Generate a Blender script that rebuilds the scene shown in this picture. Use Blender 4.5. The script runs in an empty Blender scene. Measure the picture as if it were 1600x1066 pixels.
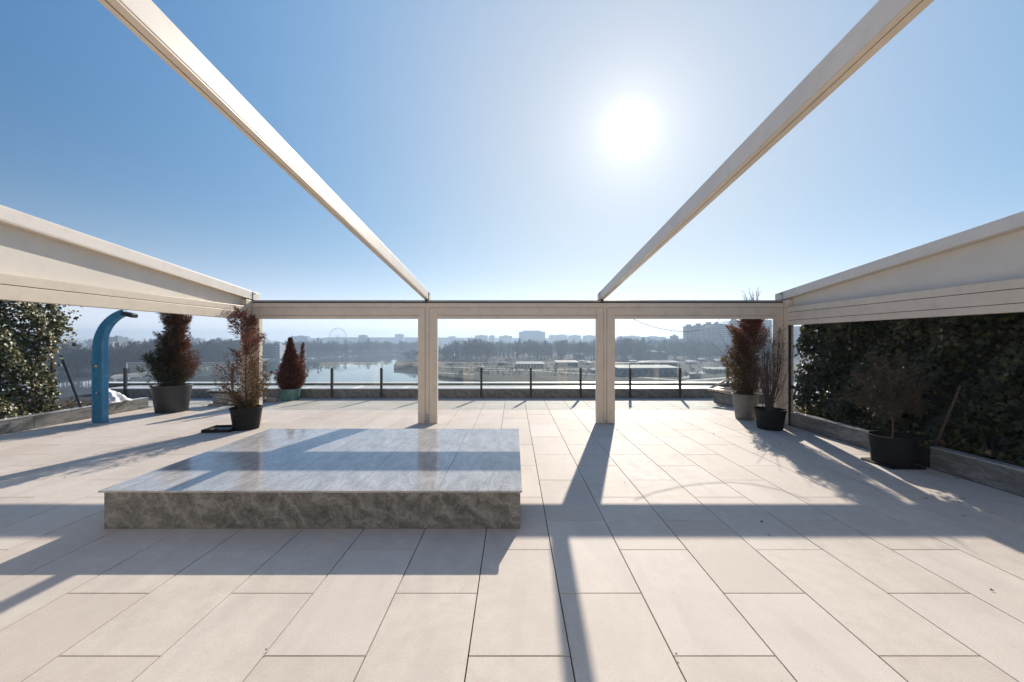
import bpy, math, random
import numpy as np
from mathutils import Vector, Matrix

# ------------------------------------------------------------------ camera, light, exposure
scene = bpy.context.scene
COL = scene.collection
H = 1.843            # eye height above the terrace, metres
F = 630.0            # focal length in pixels of the 1600 px photograph
PX, PY = 803.0, 533.0

cam_data = bpy.data.cameras.new('camera')
cam_data.sensor_width = 36.0
cam_data.lens = 36.0 * F / 1600.0
cam_data.shift_x = -3.0 / 1600.0
cam_data.clip_start = 0.05
cam_data.clip_end = 30000.0
cam = bpy.data.objects.new('camera', cam_data)
cam.location = (0, 0, H)
cam.rotation_euler = (math.radians(90), 0, 0)
COL.objects.link(cam)
scene.camera = cam

SUN = Vector((0.2857, 1.0, 1 / 1.905)).normalized()        # towards the sun
SUN_EL = math.asin(SUN.z)
SUN_AZ = math.atan2(SUN.x, SUN.y)                          # clockwise from +Y

world = bpy.data.worlds.new('World')
scene.world = world
world.use_nodes = True
wn, wl = world.node_tree.nodes, world.node_tree.links
wn.clear()
w_out = wn.new('ShaderNodeOutputWorld')
w_bg = wn.new('ShaderNodeBackground')
w_bg.inputs['Strength'].default_value = 0.082
sky = wn.new('ShaderNodeTexSky')
sky.sky_type = 'NISHITA'
sky.sun_disc = False
sky.sun_elevation = SUN_EL
sky.sun_rotation = SUN_AZ
sky.altitude = 100
sky.air_density = 1.0
sky.dust_density = 0.2
sky.ozone_density = 2.0
w_tc = wn.new('ShaderNodeTexCoord')
w_dot = wn.new('ShaderNodeVectorMath'); w_dot.operation = 'DOT_PRODUCT'
w_nrm = wn.new('ShaderNodeVectorMath'); w_nrm.operation = 'NORMALIZE'
wl.new(w_tc.outputs['Generated'], w_nrm.inputs[0])
wl.new(w_nrm.outputs[0], w_dot.inputs[0])
w_dot.inputs[1].default_value = SUN


def wmath(op, a, b=None):
    n = wn.new('ShaderNodeMath'); n.operation = op; n.use_clamp = False
    for i, v in enumerate((a, b)):
        if v is None:
            continue
        if isinstance(v, (int, float)):
            n.inputs[i].default_value = v
        else:
            wl.new(v, n.inputs[i])
    return n.outputs[0]


# Nishita air plus the milky winter haze of the day: a broad white glow towards the sun,
# a pale band low over the horizon, and the sun's own disc
d0 = wmath('MAXIMUM', w_dot.outputs['Value'], 0.0)
w_sep = wn.new('ShaderNodeSeparateXYZ'); wl.new(w_nrm.outputs[0], w_sep.inputs[0])
zabs = wmath('ABSOLUTE', w_sep.outputs['Z'])


def wscale(fac, col):
    n = wn.new('ShaderNodeVectorMath'); n.operation = 'SCALE'
    n.inputs[0].default_value = col
    if isinstance(fac, (int, float)):
        n.inputs['Scale'].default_value = fac
    else:
        wl.new(fac, n.inputs['Scale'])
    return n.outputs[0]


def low(h):
    return wmath('DIVIDE', 1.0, wmath('ADD', 1.0, wmath('POWER', wmath('DIVIDE', zabs, h), 2.0)))


w_mul = wn.new('ShaderNodeVectorMath'); w_mul.operation = 'SCALE'
wl.new(sky.outputs[0], w_mul.inputs[0]); w_mul.inputs['Scale'].default_value = 0.15
acc = w_mul.outputs[0]
for term in (wscale(1.0, (0.146, 0.749, 2.391)),
             wscale(wmath('POWER', d0, 2.0), (1.464, 3.098, 4.574)),
             wscale(wmath('POWER', d0, 8.0), (3.428, 1.359, -1.259)),
             wscale(wmath('POWER', d0, 40.0), (-0.062, 0.209, 0.753)),
             wscale(wmath('POWER', d0, 130.0), (2.2, 1.9, 1.2)),
             wscale(wmath('POWER', d0, 900.0), (3.0, 2.9, 2.7)),
             wscale(low(0.10), (10.4, 8.7, 7.9)),
             wscale(low(0.30), (-1.4, -0.75, -1.2)),
             wscale(wmath('POWER', d0, 4200.0), (80.0, 78.0, 74.0))):
    a_ = wn.new('ShaderNodeVectorMath'); a_.operation = 'ADD'
    wl.new(acc, a_.inputs[0]); wl.new(term, a_.inputs[1]); acc = a_.outputs[0]
wl.new(acc, w_bg.inputs['Color'])
wl.new(w_bg.outputs[0], w_out.inputs['Surface'])

sun_data = bpy.data.lights.new('sun', 'SUN')
sun_data.energy = 4.8
sun_data.angle = math.radians(0.53)
sun_data.color = (1.0, 0.905, 0.79)
sun = bpy.data.objects.new('sun', sun_data)
sun.rotation_euler = SUN.to_track_quat('Z', 'Y').to_euler()
sun.location = (30, 100, 60)
COL.objects.link(sun)

scene.view_settings.view_transform = 'Standard'
scene.view_settings.look = 'None'
scene.view_settings.exposure = 0.52
scene.view_settings.gamma = 1.0
scene.view_settings.use_curve_mapping = False
scene.cycles.max_bounces = 8
scene.cycles.transparent_max_bounces = 16
scene.cycles.volume_bounces = 1
scene.cycles.volume_max_steps = 64

rnd = random.Random(7)
nr = np.random.RandomState(11)

# ------------------------------------------------------------------ helpers


def setp(o, label=None, cat=None, group=None, kind=None):
    if label: o['label'] = label
    if cat: o['category'] = cat
    if group: o['group'] = group
    if kind: o['kind'] = kind
    return o


def empty(name, loc=(0, 0, 0), rz=0.0, **kw):
    o = bpy.data.objects.new(name, None)
    o.empty_display_size = 0.2
    o.location = loc
    o.rotation_euler = (0, 0, rz)
    COL.objects.link(o)
    return setp(o, **kw)


class MB:
    """collects shapes; build() links them as one mesh object"""
    def __init__(self):
        self.v = []; self.f = []; self.m = []; self.mi = 0

    def add(self, vs, fs):
        b = len(self.v)
        self.v += [tuple(p) for p in vs]
        self.f += [tuple(i + b for i in f) for f in fs]
        self.m += [self.mi] * len(fs)
        return self

    def box(self, x0, x1, y0, y1, z0, z1, M=None):
        vs = [Vector(p) for p in ((x0, y0, z0), (x1, y0, z0), (x1, y1, z0), (x0, y1, z0),
                                  (x0, y0, z1), (x1, y0, z1), (x1, y1, z1), (x0, y1, z1))]
        if M is not None:
            vs = [M @ p for p in vs]
        return self.add(vs, [(0, 3, 2, 1), (4, 5, 6, 7), (0, 1, 5, 4), (1, 2, 6, 5), (2, 3, 7, 6), (3, 0, 4, 7)])

    def prism(self, poly, z0, z1, M=None):
        """poly counter-clockwise in XY, extruded in Z"""
        n = len(poly)
        vs = [Vector((p[0], p[1], z0)) for p in poly] + [Vector((p[0], p[1], z1)) for p in poly]
        if M is not None:
            vs = [M @ p for p in vs]
        fs = [tuple(range(n - 1, -1, -1)), tuple(range(n, 2 * n))]
        fs += [(i, (i + 1) % n, n + (i + 1) % n, n + i) for i in range(n)]
        return self.add(vs, fs)

    def tube(self, pts, rads, n=8, cap=True):
        pts = [Vector(p) for p in pts]
        if not isinstance(rads, (list, tuple)):
            rads = [rads] * len(pts)
        vs, fs = [], []
        ref = None
        for i, p in enumerate(pts):
            t = (pts[min(i + 1, len(pts) - 1)] - pts[max(i - 1, 0)]).normalized()
            if ref is None:
                ref = Vector((0, 0, 1)) if abs(t.z) < 0.9 else Vector((1, 0, 0))
            a = t.cross(ref).normalized(); b = t.cross(a).normalized(); ref = -b if False else ref
            for k in range(n):
                an = 2 * math.pi * k / n
                vs.append(p + (a * math.cos(an) + b * math.sin(an)) * rads[i])
        for i in range(len(pts) - 1):
            for k in range(n):
                k2 = (k + 1) % n
                fs.append((i * n + k, i * n + k2, (i + 1) * n + k2, (i + 1) * n + k))
        if cap:
            fs.append(tuple(range(n - 1, -1, -1)))
            fs.append(tuple((len(pts) - 1) * n + k for k in range(n)))
        return self.add(vs, fs)

    def lathe(self, prof, n=32, c=(0, 0, 0)):
        vs, fs = [], []
        for r, z in prof:
            for k in range(n):
                a = 2 * math.pi * k / n
                vs.append((c[0] + r * math.cos(a), c[1] + r * math.sin(a), c[2] + z))
        for i in range(len(prof) - 1):
            for k in range(n):
                k2 = (k + 1) % n
                fs.append((i * n + k, i * n + k2, (i + 1) * n + k2, (i + 1) * n + k))
        return self.add(vs, fs)

    def build(self, name, mats, parent=None, bevel=0, smooth=False, loc=None, rz=0.0, seg=1, **kw):
        me = bpy.data.meshes.new(name)
        me.from_pydata(self.v, [], self.f)
        if not isinstance(mats, (list, tuple)):
            mats = [mats]
        for m in mats:
            me.materials.append(m)
        if len(mats) > 1:
            me.polygons.foreach_set('material_index', self.m)
        if smooth:
            me.polygons.foreach_set('use_smooth', [True] * len(me.polygons))
        me.update()
        o = bpy.data.objects.new(name, me)
        COL.objects.link(o)
        if parent is not None:
            o.parent = parent
        if loc is not None:
            o.location = loc
        o.rotation_euler.z = rz
        if bevel:
            md = o.modifiers.new('bevel', 'BEVEL')
            md.width = bevel; md.segments = seg; md.limit_method = 'ANGLE'
            md.angle_limit = math.radians(35)
        return setp(o, **kw)


def np_mesh(name, verts, faces, mat, parent=None, colors=None, **kw):
    """verts (n,3), faces (m,k) numpy, optional point colours"""
    me = bpy.data.meshes.new(name)
    n, (m, k) = len(verts), faces.shape
    me.vertices.add(n); me.loops.add(m * k); me.polygons.add(m)
    me.vertices.foreach_set('co', np.asarray(verts, np.float32).ravel())
    me.loops.foreach_set('vertex_index', faces.astype(np.int32).ravel())
    me.polygons.foreach_set('loop_start', np.arange(0, m * k, k, dtype=np.int32))
    me.polygons.foreach_set('loop_total', np.full(m, k, np.int32))
    if colors is not None:
        at = me.color_attributes.new('Col', 'FLOAT_COLOR', 'POINT')
        c4 = np.ones((n, 4), np.float32); c4[:, :3] = colors
        at.data.foreach_set('color', c4.ravel())
    me.materials.append(mat)
    me.update(calc_edges=True)
    o = bpy.data.objects.new(name, me)
    COL.objects.link(o)
    if parent is not None:
        o.parent = parent
    return setp(o, **kw)


def scatter(tv, tf, pos, X, Y, Z, scale, cols=None):
    """copies of a small template placed on frames (X,Y,Z axes per copy)"""
    n, k = len(pos), len(tv)
    s = scale if scale.ndim == 2 else np.repeat(scale[:, None], 3, 1)
    V = (pos[:, None, :] + tv[None, :, 0, None] * (X * s[:, 0:1])[:, None, :]
         + tv[None, :, 1, None] * (Y * s[:, 1:2])[:, None, :]
         + tv[None, :, 2, None] * (Z * s[:, 2:3])[:, None, :]).reshape(-1, 3)
    Fc = (tf[None, :, :] + (np.arange(n) * k)[:, None, None]).reshape(-1, tf.shape[1])
    C = np.repeat(cols, k, 0) if cols is not None else None
    return V, Fc, C


def nrm(a):
    return a / np.maximum(np.linalg.norm(a, axis=-1, keepdims=True), 1e-9)


# ------------------------------------------------------------------ materials

def new_mat(name):
    m = bpy.data.materials.new(name)
    m.use_nodes = True
    n = m.node_tree.nodes
    n.clear()
    out = n.new('ShaderNodeOutputMaterial')
    p = n.new('ShaderNodeBsdfPrincipled')
    m.node_tree.links.new(p.outputs[0], out.inputs['Surface'])
    return m, n, m.node_tree.links, p, out


def ramp(n, l, src, stops):
    r = n.new('ShaderNodeValToRGB')
    e = r.color_ramp.elements
    while len(e) < len(stops):
        e.new(0.5)
    for i, (pos, c) in enumerate(stops):
        e[i].position = pos
        e[i].color = (c[0], c[1], c[2], 1) if isinstance(c, (tuple, list)) else (c, c, c, 1)
    l.new(src, r.inputs[0])
    return r.outputs[0]


def noise(n, l, scale, detail=4, rough=0.55, vec=None, dist=0.0):
    t = n.new('ShaderNodeTexNoise')
    t.inputs['Scale'].default_value = scale
    t.inputs['Detail'].default_value = detail
    t.inputs['Roughness'].default_value = rough
    t.inputs['Distortion'].default_value = dist
    if vec is not None:
        l.new(vec, t.inputs['Vector'])
    return t.outputs['Fac']


def mixc(n, l, fac, a, b, mode='MIX'):
    m = n.new('ShaderNodeMix'); m.data_type = 'RGBA'; m.blend_type = mode
    for key, v in (('Factor', fac), ('A', a), ('B', b)):
        if isinstance(v, (int, float)):
            m.inputs[key].default_value = v
        elif isinstance(v, tuple):
            m.inputs[key].default_value = (*v, 1)
        else:
            l.new(v, m.inputs[key])
    return m.outputs['Result']


def world_pos(n):
    g = n.new('ShaderNodeNewGeometry')
    return g.outputs['Position']


def simple(name, c, rough=0.5, metal=0.0, var=0.12, scale=6.0, bump=0.0, spec=0.5, dirt=None):
    m, n, l, p, out = new_mat(name)
    pos = world_pos(n)
    f = noise(n, l, scale, 6, 0.6, pos)
    c2 = tuple(max(0, x * (1 - var)) for x in c); c3 = tuple(min(1, x * (1 + var)) for x in c)
    col = ramp(n, l, f, [(0.3, c2), (0.7, c3)])
    if dirt:
        g = noise(n, l, dirt[1], 8, 0.7, pos)
        fac = ramp(n, l, g, [(0.5, 0.0), (0.75, dirt[2])])
        col = mixc(n, l, fac, col, dirt[0])
    l.new(col, p.inputs['Base Color'])
    p.inputs['Roughness'].default_value = rough
    p.inputs['Metallic'].default_value = metal
    p.inputs['Specular IOR Level'].default_value = spec
    if bump:
        b = n.new('ShaderNodeBump'); b.inputs['Strength'].default_value = bump
        b.inputs['Distance'].default_value = 0.01
        l.new(noise(n, l, scale * 8, 4, 0.6, pos), b.inputs['Height'])
        l.new(b.outputs[0], p.inputs['Normal'])
    return m


def tile_mat():
    m, n, l, p, out = new_mat('beige_stone_tile')
    pos = world_pos(n)
    oi = n.new('ShaderNodeObjectInfo')
    # tile identity works for single tiles and for the joined field: cell index from position
    sp = n.new('ShaderNodeVectorMath'); sp.operation = 'ADD'
    l.new(pos, sp.inputs[0]); l.new(oi.outputs['Random'], sp.inputs[1])
    big = noise(n, l, 1.1, 5, 0.6, pos)
    mid = noise(n, l, 9.0, 6, 0.65, sp.outputs[0])
    fine = noise(n, l, 90.0, 6, 0.8, pos)
    c = ramp(n, l, mid, [(0.25, (0.56, 0.485, 0.41)), (0.55, (0.64, 0.570, 0.49)), (0.8, (0.69, 0.625, 0.545))])
    def mt(op, a, b=None):
        q = n.new('ShaderNodeMath'); q.operation = op
        for i_, v_ in enumerate((a, b)):
            if v_ is None: continue
            if isinstance(v_, (int, float)): q.inputs[i_].default_value = v_
            else: l.new(v_, q.inputs[i_])
        return q.outputs[0]
    sx = n.new('ShaderNodeSeparateXYZ'); l.new(pos, sx.inputs[0])
    ci = mt('FLOOR', mt('DIVIDE', mt('SUBTRACT', sx.outputs[0], 0.332), 0.6))
    par_ = mt('FLOORED_MODULO', ci, 2.0)
    cj = mt('FLOOR', mt('DIVIDE', mt('SUBTRACT', mt('SUBTRACT', sx.outputs[1], 2.36), mt('MULTIPLY', mt('SUBTRACT', 1.0, par_), 0.587)), 1.2))
    cc = n.new('ShaderNodeCombineXYZ'); l.new(ci, cc.inputs[0]); l.new(cj, cc.inputs[1])
    wnz = n.new('ShaderNodeTexWhiteNoise'); wnz.noise_dimensions = '2D'; l.new(cc.outputs[0], wnz.inputs['Vector'])
    c = mixc(n, l, ramp(n, l, wnz.outputs['Value'], [(0.0, 0.7), (0.45, 0.0)]), c, (0.56, 0.48, 0.41))
    c = mixc(n, l, ramp(n, l, wnz.outputs['Value'], [(0.55, 0.0), (1.0, 0.8)]), c, (0.67, 0.60, 0.53))
    c = mixc(n, l, ramp(n, l, big, [(0.4, 0.0), (0.8, 0.38)]), c, (0.42, 0.36, 0.30))
    c = mixc(n, l, ramp(n, l, fine, [(0.32, 0.42), (0.52, 0.0)]), c, (0.36, 0.30, 0.25))
    c = mixc(n, l, ramp(n, l, fine, [(0.54, 0.0), (0.72, 0.30)]), c, (0.80, 0.74, 0.67))
    sm = n.new('ShaderNodeMapping'); sm.inputs['Scale'].default_value = (2.2, 0.55, 1); sm.inputs['Rotation'].default_value = (0, 0, 0.25)
    l.new(pos, sm.inputs['Vector'])
    wsh = noise(n, l, 1.3, 5, 0.55, sm.outputs[0], 0.9)
    c = mixc(n, l, ramp(n, l, wsh, [(0.50, 0.0), (0.66, 0.32)]), c, (0.47, 0.42, 0.37))
    st = noise(n, l, 3.2, 9, 0.75, pos, 1.5)
    c = mixc(n, l, ramp(n, l, st, [(0.60, 0.0), (0.78, 0.45)]), c, (0.36, 0.31, 0.26))
    sp2 = noise(n, l, 34.0, 2, 0.5, pos)
    c = mixc(n, l, ramp(n, l, sp2, [(0.74, 0.0), (0.80, 0.5)]), c, (0.17, 0.14, 0.11))
    l.new(c, p.inputs['Base Color'])
    l.new(ramp(n, l, mid, [(0.2, 0.62), (0.8, 0.78)]), p.inputs['Roughness'])
    p.inputs['Specular IOR Level'].default_value = 0.18
    b = n.new('ShaderNodeBump'); b.inputs['Strength'].default_value = 0.25
    b.inputs['Distance'].default_value = 0.002
    l.new(fine, b.inputs['Height'])
    l.new(b.outputs[0], p.inputs['Normal'])
    return m


def granite(name, dark, light, rough, rot=0.5, contrast=1.0, scale=1.0):
    m, n, l, p, out = new_mat(name)
    pos = world_pos(n)
    oi = n.new('ShaderNodeObjectInfo')
    off = n.new('ShaderNodeVectorMath'); off.operation = 'SCALE'
    cmb = n.new('ShaderNodeCombineXYZ')
    l.new(oi.outputs['Random'], cmb.inputs[0]); l.new(oi.outputs['Random'], cmb.inputs[2])
    l.new(cmb.outputs[0], off.inputs[0]); off.inputs['Scale'].default_value = 3.0
    ad = n.new('ShaderNodeVectorMath'); ad.operation = 'ADD'
    l.new(pos, ad.inputs[0]); l.new(off.outputs[0], ad.inputs[1])
    mp = n.new('ShaderNodeMapping')
    mp.inputs['Rotation'].default_value = (0.3, 0.7, rot)
    mp.inputs['Scale'].default_value = (1.0 * scale, 0.32 * scale, 1.0 * scale)
    l.new(ad.outputs[0], mp.inputs['Vector'])
    # warp
    wv = n.new('ShaderNodeTexNoise'); wv.inputs['Scale'].default_value = 1.6; wv.inputs['Detail'].default_value = 5
    l.new(mp.outputs[0], wv.inputs['Vector'])
    mx = n.new('ShaderNodeMix'); mx.data_type = 'VECTOR'; mx.inputs['Factor'].default_value = 0.33
    l.new(mp.outputs[0], mx.inputs['A']); l.new(wv.outputs['Color'], mx.inputs['B'])
    w = n.new('ShaderNodeTexWave'); w.wave_type = 'BANDS'; w.bands_direction = 'X'
    w.inputs['Scale'].default_value = 1.5; w.inputs['Distortion'].default_value = 11.0
    w.inputs['Detail'].default_value = 8; w.inputs['Detail Scale'].default_value = 2.6
    w.inputs['Detail Roughness'].default_value = 0.62
    l.new(mx.outputs['Result'], w.inputs['Vector'])
    streak = noise(n, l, 6.0, 12, 0.74, mx.outputs['Result'], 1.4)
    fine = noise(n, l, 130.0, 3, 0.7, pos)
    mid = tuple((a + b) / 2 for a, b in zip(dark, light))
    c = ramp(n, l, streak, [(0.32, dark), (0.5, mid), (0.68, light)])
    c = mixc(n, l, ramp(n, l, w.outputs['Fac'], [(0.0, 0.0), (0.86, 0.0), (0.99, 0.40 * contrast)]), c,
             tuple(min(1, x * 1.5) for x in light))
    c = mixc(n, l, ramp(n, l, w.outputs['Fac'], [(0.01, 0.45 * contrast), (0.10, 0.0)]), c, tuple(x * 0.45 for x in dark))
    c = mixc(n, l, ramp(n, l, fine, [(0.36, 0.55), (0.5, 0.0)]), c, tuple(x * 0.6 for x in dark))
    c = mixc(n, l, ramp(n, l, fine, [(0.55, 0.0), (0.68, 0.4)]), c, tuple(min(1, x * 1.3) for x in light))
    l.new(c, p.inputs['Base Color'])
    dr = noise(n, l, 2.2, 7, 0.7, pos)
    l.new(ramp(n, l, dr, [(0.35, rough), (0.75, rough * 2.2)]), p.inputs['Roughness'])
    return m


def foliage_mat(name, rough=0.55, trans=0.25, spec=0.3):
    m, n, l, p, out = new_mat(name)
    at = n.new('ShaderNodeAttribute'); at.attribute_name = 'Col'
    l.new(at.outputs['Color'], p.inputs['Base Color'])
    p.inputs['Roughness'].default_value = rough
    p.inputs['Specular IOR Level'].default_value = spec
    tr = n.new('ShaderNodeBsdfTranslucent')
    mul = mixc(n, l, 1.0, at.outputs['Color'], (1.5, 1.35, 0.9), 'MULTIPLY')
    l.new(mul, tr.inputs['Color'])
    mx = n.new('ShaderNodeMixShader'); mx.inputs[0].default_value = trans
    l.new(p.outputs[0], mx.inputs[1]); l.new(tr.outputs[0], mx.inputs[2])
    l.new(mx.outputs[0], out.inputs['Surface'])
    return m


def glass_mat(name, tint=(0.93, 0.96, 0.95), base=0.045):
    m, n, l, p, out = new_mat(name)
    n.remove(p)
    t = n.new('ShaderNodeBsdfTransparent'); t.inputs['Color'].default_value = (*tint, 1)
    g = n.new('ShaderNodeBsdfGlossy'); g.inputs['Roughness'].default_value = 0.0
    fr = n.new('ShaderNodeFresnel'); fr.inputs['IOR'].default_value = 1.62
    mx = n.new('ShaderNodeMixShader')
    ge = n.new('ShaderNodeNewGeometry')
    inv = n.new('ShaderNodeMath'); inv.operation = 'SUBTRACT'; inv.inputs[0].default_value = 1.0
    l.new(ge.outputs['Backfacing'], inv.inputs[1])
    mu = n.new('ShaderNodeMath'); mu.operation = 'MULTIPLY'
    l.new(fr.outputs[0], mu.inputs[0]); l.new(inv.outputs[0], mu.inputs[1])
    m2 = n.new('ShaderNodeMath'); m2.operation = 'MULTIPLY'; m2.use_clamp = True; m2.inputs[1].default_value = 1.5   # both faces of the pane
    l.new(mu.outputs[0], m2.inputs[0]); l.new(m2.outputs[0], mx.inputs[0])
    l.new(t.outputs[0], mx.inputs[1]); l.new(g.outputs[0], mx.inputs[2])
    l.new(mx.outputs[0], out.inputs['Surface'])
    return m


def water_mat():
    m, n, l, p, out = new_mat('river_water')
    pos = world_pos(n)
    p.inputs['Base Color'].default_value = (0.12, 0.13, 0.13, 1)
    p.inputs['Roughness'].default_value = 0.02
    p.inputs['IOR'].default_value = 1.45
    mp = n.new('ShaderNodeMapping'); mp.inputs['Scale'].default_value = (1, 0.35, 1)
    l.new(pos, mp.inputs['Vector'])
    b = n.new('ShaderNodeBump'); b.inputs['Strength'].default_value = 0.06
    b.inputs['Distance'].default_value = 0.05
    l.new(noise(n, l, 0.6, 4, 0.6, mp.outputs[0]), b.inputs['Height'])
    l.new(b.outputs[0], p.inputs['Normal'])
    return m


def land_mat():
    m, n, l, p, out = new_mat('winter_land')
    pos = world_pos(n)
    a = noise(n, l, 0.012, 8, 0.65, pos)
    b = noise(n, l, 0.09, 8, 0.7, pos)
    c = ramp(n, l, a, [(0.3, (0.022, 0.018, 0.014)), (0.5, (0.042, 0.033, 0.026)), (0.72, (0.10, 0.080, 0.062))])
    c = mixc(n, l, ramp(n, l, b, [(0.52, 0.0), (0.62, 0.7)]), c, (0.05, 0.05, 0.036))
    c = mixc(n, l, ramp(n, l, b, [(0.28, 0.5), (0.36, 0.0)]), c, (0.20, 0.17, 0.14))
    l.new(c, p.inputs['Base Color'])
    p.inputs['Roughness'].default_value = 0.95
    p.inputs['Specular IOR Level'].default_value = 0.1
    return m


M_TILE = tile_mat()
M_GRAN_TOP = granite('grey_granite_top', (0.28, 0.275, 0.27), (0.56, 0.55, 0.54), 0.07, rot=-0.9, contrast=0.35, scale=1.2)
M_GRAN = granite('veined_granite_side', (0.075, 0.073, 0.068), (0.27, 0.265, 0.245), 0.30, rot=0.75, contrast=1.0, scale=1.5)
M_GRAN_D = granite('dark_granite', (0.09, 0.09, 0.085), (0.26, 0.255, 0.24), 0.3, rot=0.4, contrast=0.9, scale=1.5)
M_PAINT = simple('cream_powder_coat', (0.70, 0.60, 0.48), 0.38, var=0.05, scale=2.5, dirt=((0.46, 0.40, 0.33), 6.0, 0.45))
M_PAINT2 = simple('pale_cream_powder_coat', (0.74, 0.68, 0.60), 0.45, var=0.05, scale=2.0, dirt=((0.52, 0.47, 0.40), 5.0, 0.45))
M_PANEL = simple('cream_side_panel', (0.68, 0.63, 0.55), 0.6, var=0.06, scale=4.0, dirt=((0.45, 0.41, 0.35), 2.0, 0.4))
M_GREY = simple('grey_gutter_metal', (0.30, 0.29, 0.27), 0.4, 0.3)
M_DARKGAP = simple('shadow_gap_rubber', (0.03, 0.025, 0.02), 0.7)
M_BLACK = simple('black_steel', (0.035, 0.035, 0.04), 0.45, 0.2, var=0.2)
M_STEEL = simple('brushed_steel', (0.55, 0.55, 0.55), 0.3, 0.9)
M_ALU = simple('bronze_anodised_tube', (0.55, 0.44, 0.33), 0.35, 0.5)
M_POT_D = simple('charcoal_plastic', (0.032, 0.032, 0.034), 0.5, var=0.25, scale=9)
M_POT_K = simple('black_plastic', (0.010, 0.010, 0.011), 0.65, var=0.25, scale=9, spec=0.2)
M_POT_G = simple('grey_plastic', (0.16, 0.155, 0.145), 0.55, var=0.15, scale=9)
M_POT_T = simple('teal_plastic', (0.085, 0.20, 0.175), 0.5, var=0.2, scale=9, dirt=((0.25, 0.3, 0.27), 6.0, 0.5))
M_SOIL = simple('soil', (0.035, 0.025, 0.018), 0.95, var=0.5, scale=40, bump=0.8)
M_BLUE = simple('blue_plastic', (0.035, 0.20, 0.37), 0.28, var=0.10, scale=5, dirt=((0.12, 0.36, 0.56), 5.0, 0.45))
M_WHITE = simple('white_cloth', (0.78, 0.76, 0.73), 0.8, var=0.08, scale=10)
M_COPING = simple('pale_coping', (0.55, 0.54, 0.52), 0.35, var=0.12, scale=4, dirt=((0.30, 0.29, 0.27), 5, 0.5))
M_WALL = simple('pale_render', (0.80, 0.73, 0.62), 0.85, var=0.05, scale=2)
M_CONC = simple('concrete', (0.30, 0.29, 0.27), 0.85, var=0.2, scale=3, bump=0.3)
M_WOOD = simple('weathered_wood', (0.07, 0.05, 0.035), 0.75, var=0.35, scale=12)
M_BARK = simple('bark', (0.10, 0.075, 0.055), 0.9, var=0.3, scale=20)
M_GLASS = glass_mat('clear_glass')
M_WIN = simple('window_glass', (0.03, 0.04, 0.05), 0.08, spec=0.8)
M_LEAF = foliage_mat('ivy_leaf', 0.42, 0.22, 0.4)
M_NEEDLE = foliage_mat('conifer_scale', 0.6, 0.28, 0.3)
M_WATER = water_mat()
M_LAND = land_mat()
M_BANK = simple('bank_concrete', (0.17, 0.16, 0.15), 0.9, var=0.3, scale=0.2)
M_TREE = simple('bare_wood', (0.085, 0.072, 0.062), 0.9, var=0.3, scale=0.08)
M_FARW = simple('pale_facade', (0.50, 0.49, 0.47), 0.85, var=0.1, scale=0.02)
M_FARG = simple('grey_facade', (0.30, 0.30, 0.30), 0.85, var=0.15, scale=0.02)
M_FARB = simple('raw_concrete_facade', (0.24, 0.23, 0.22), 0.9, var=0.15, scale=0.05)
M_FARWIN = simple('far_window', (0.06, 0.07, 0.09), 0.3, var=0.1, scale=0.1)
M_ROOFW = simple('white_roof', (0.72, 0.71, 0.68), 0.45, var=0.06, scale=0.05)
M_ROOFP = simple('weathered_pale_roof', (0.34, 0.325, 0.30), 0.8, var=0.3, scale=0.25)
M_RED = simple('dull_red_cladding', (0.25, 0.09, 0.07), 0.8, var=0.2, scale=0.1)
M_PATH = simple('pale_path', (0.42, 0.40, 0.37), 0.9, var=0.2, scale=0.05)

# ------------------------------------------------------------------ terrace floor
KX0, KX1 = -10.10, 6.03         # inner faces of the side kerbs
YF = 13.04                      # inner face of the far parapet

base = MB().box(-15.0, 9.2, -3.2, 15.2, -0.60, -0.035).build('terrace_floor', M_DARKGAP, kind='structure')
body = MB().box(-14.8, 9.0, -14.0, 15.0, -23.6, -0.60).build('building_below', M_WALL, kind='structure')

TW, TL, G = 0.6, 1.2, 0.0040
cells = []
for i in range(-22, 14):
    x0 = 0.332 + 0.6 * i
    for j in range(-5, 12):
        y0 = 2.36 + 1.2 * j + (0.587 if i % 2 == 0 else 0.0) - (1.2 if i % 2 == 0 else 0)
        xa, xb, ya, yb = x0 + G, x0 + TW - G, y0 + G, y0 + TL - G
        ya, yb = max(ya, -2.6), min(yb, YF - 0.01)
        if yb - ya < 0.05:
            continue
        cy = (ya + yb) / 2
        lo = KX0 + 0.01 if cy < 11.2 else -13.2
        hi = KX1 - 0.01 if cy < 9.2 else 7.6
        xa, xb = max(xa, lo), min(xb, hi)
        if xb - xa < 0.04:
            continue
        cells.append((xa, xb, ya, yb))


def tile_vis(c):
    cx, cy = (c[0] + c[1]) / 2, (c[2] + c[3]) / 2
    if c[3] < 2.1 or abs(cx) > 1.3 * c[3] + 0.4:
        return 1e6 + math.hypot(cx, cy)
    return cy


cells.sort(key=tile_vis)


def tile_block(w, d):
    """tile with a softened top edge"""
    mb = MB()
    b = 0.0014
    x, y = w / 2, d / 2
    vs = [(-x, -y, -0.02), (x, -y, -0.02), (x, y, -0.02), (-x, y, -0.02),
          (-x, -y, -b), (x, -y, -b), (x, y, -b), (-x, y, -b),
          (-x + b, -y + b, 0), (x - b, -y + b, 0), (x - b, y - b, 0), (-x + b, y - b, 0)]
    fs = [(0, 1, 5, 4), (1, 2, 6, 5), (2, 3, 7, 6), (3, 0, 4, 7),
          (4, 5, 9, 8), (5, 6, 10, 9), (6, 7, 11, 10), (7, 4, 8, 11), (8, 9, 10, 11)]
    return mb.add(vs, fs)


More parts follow.
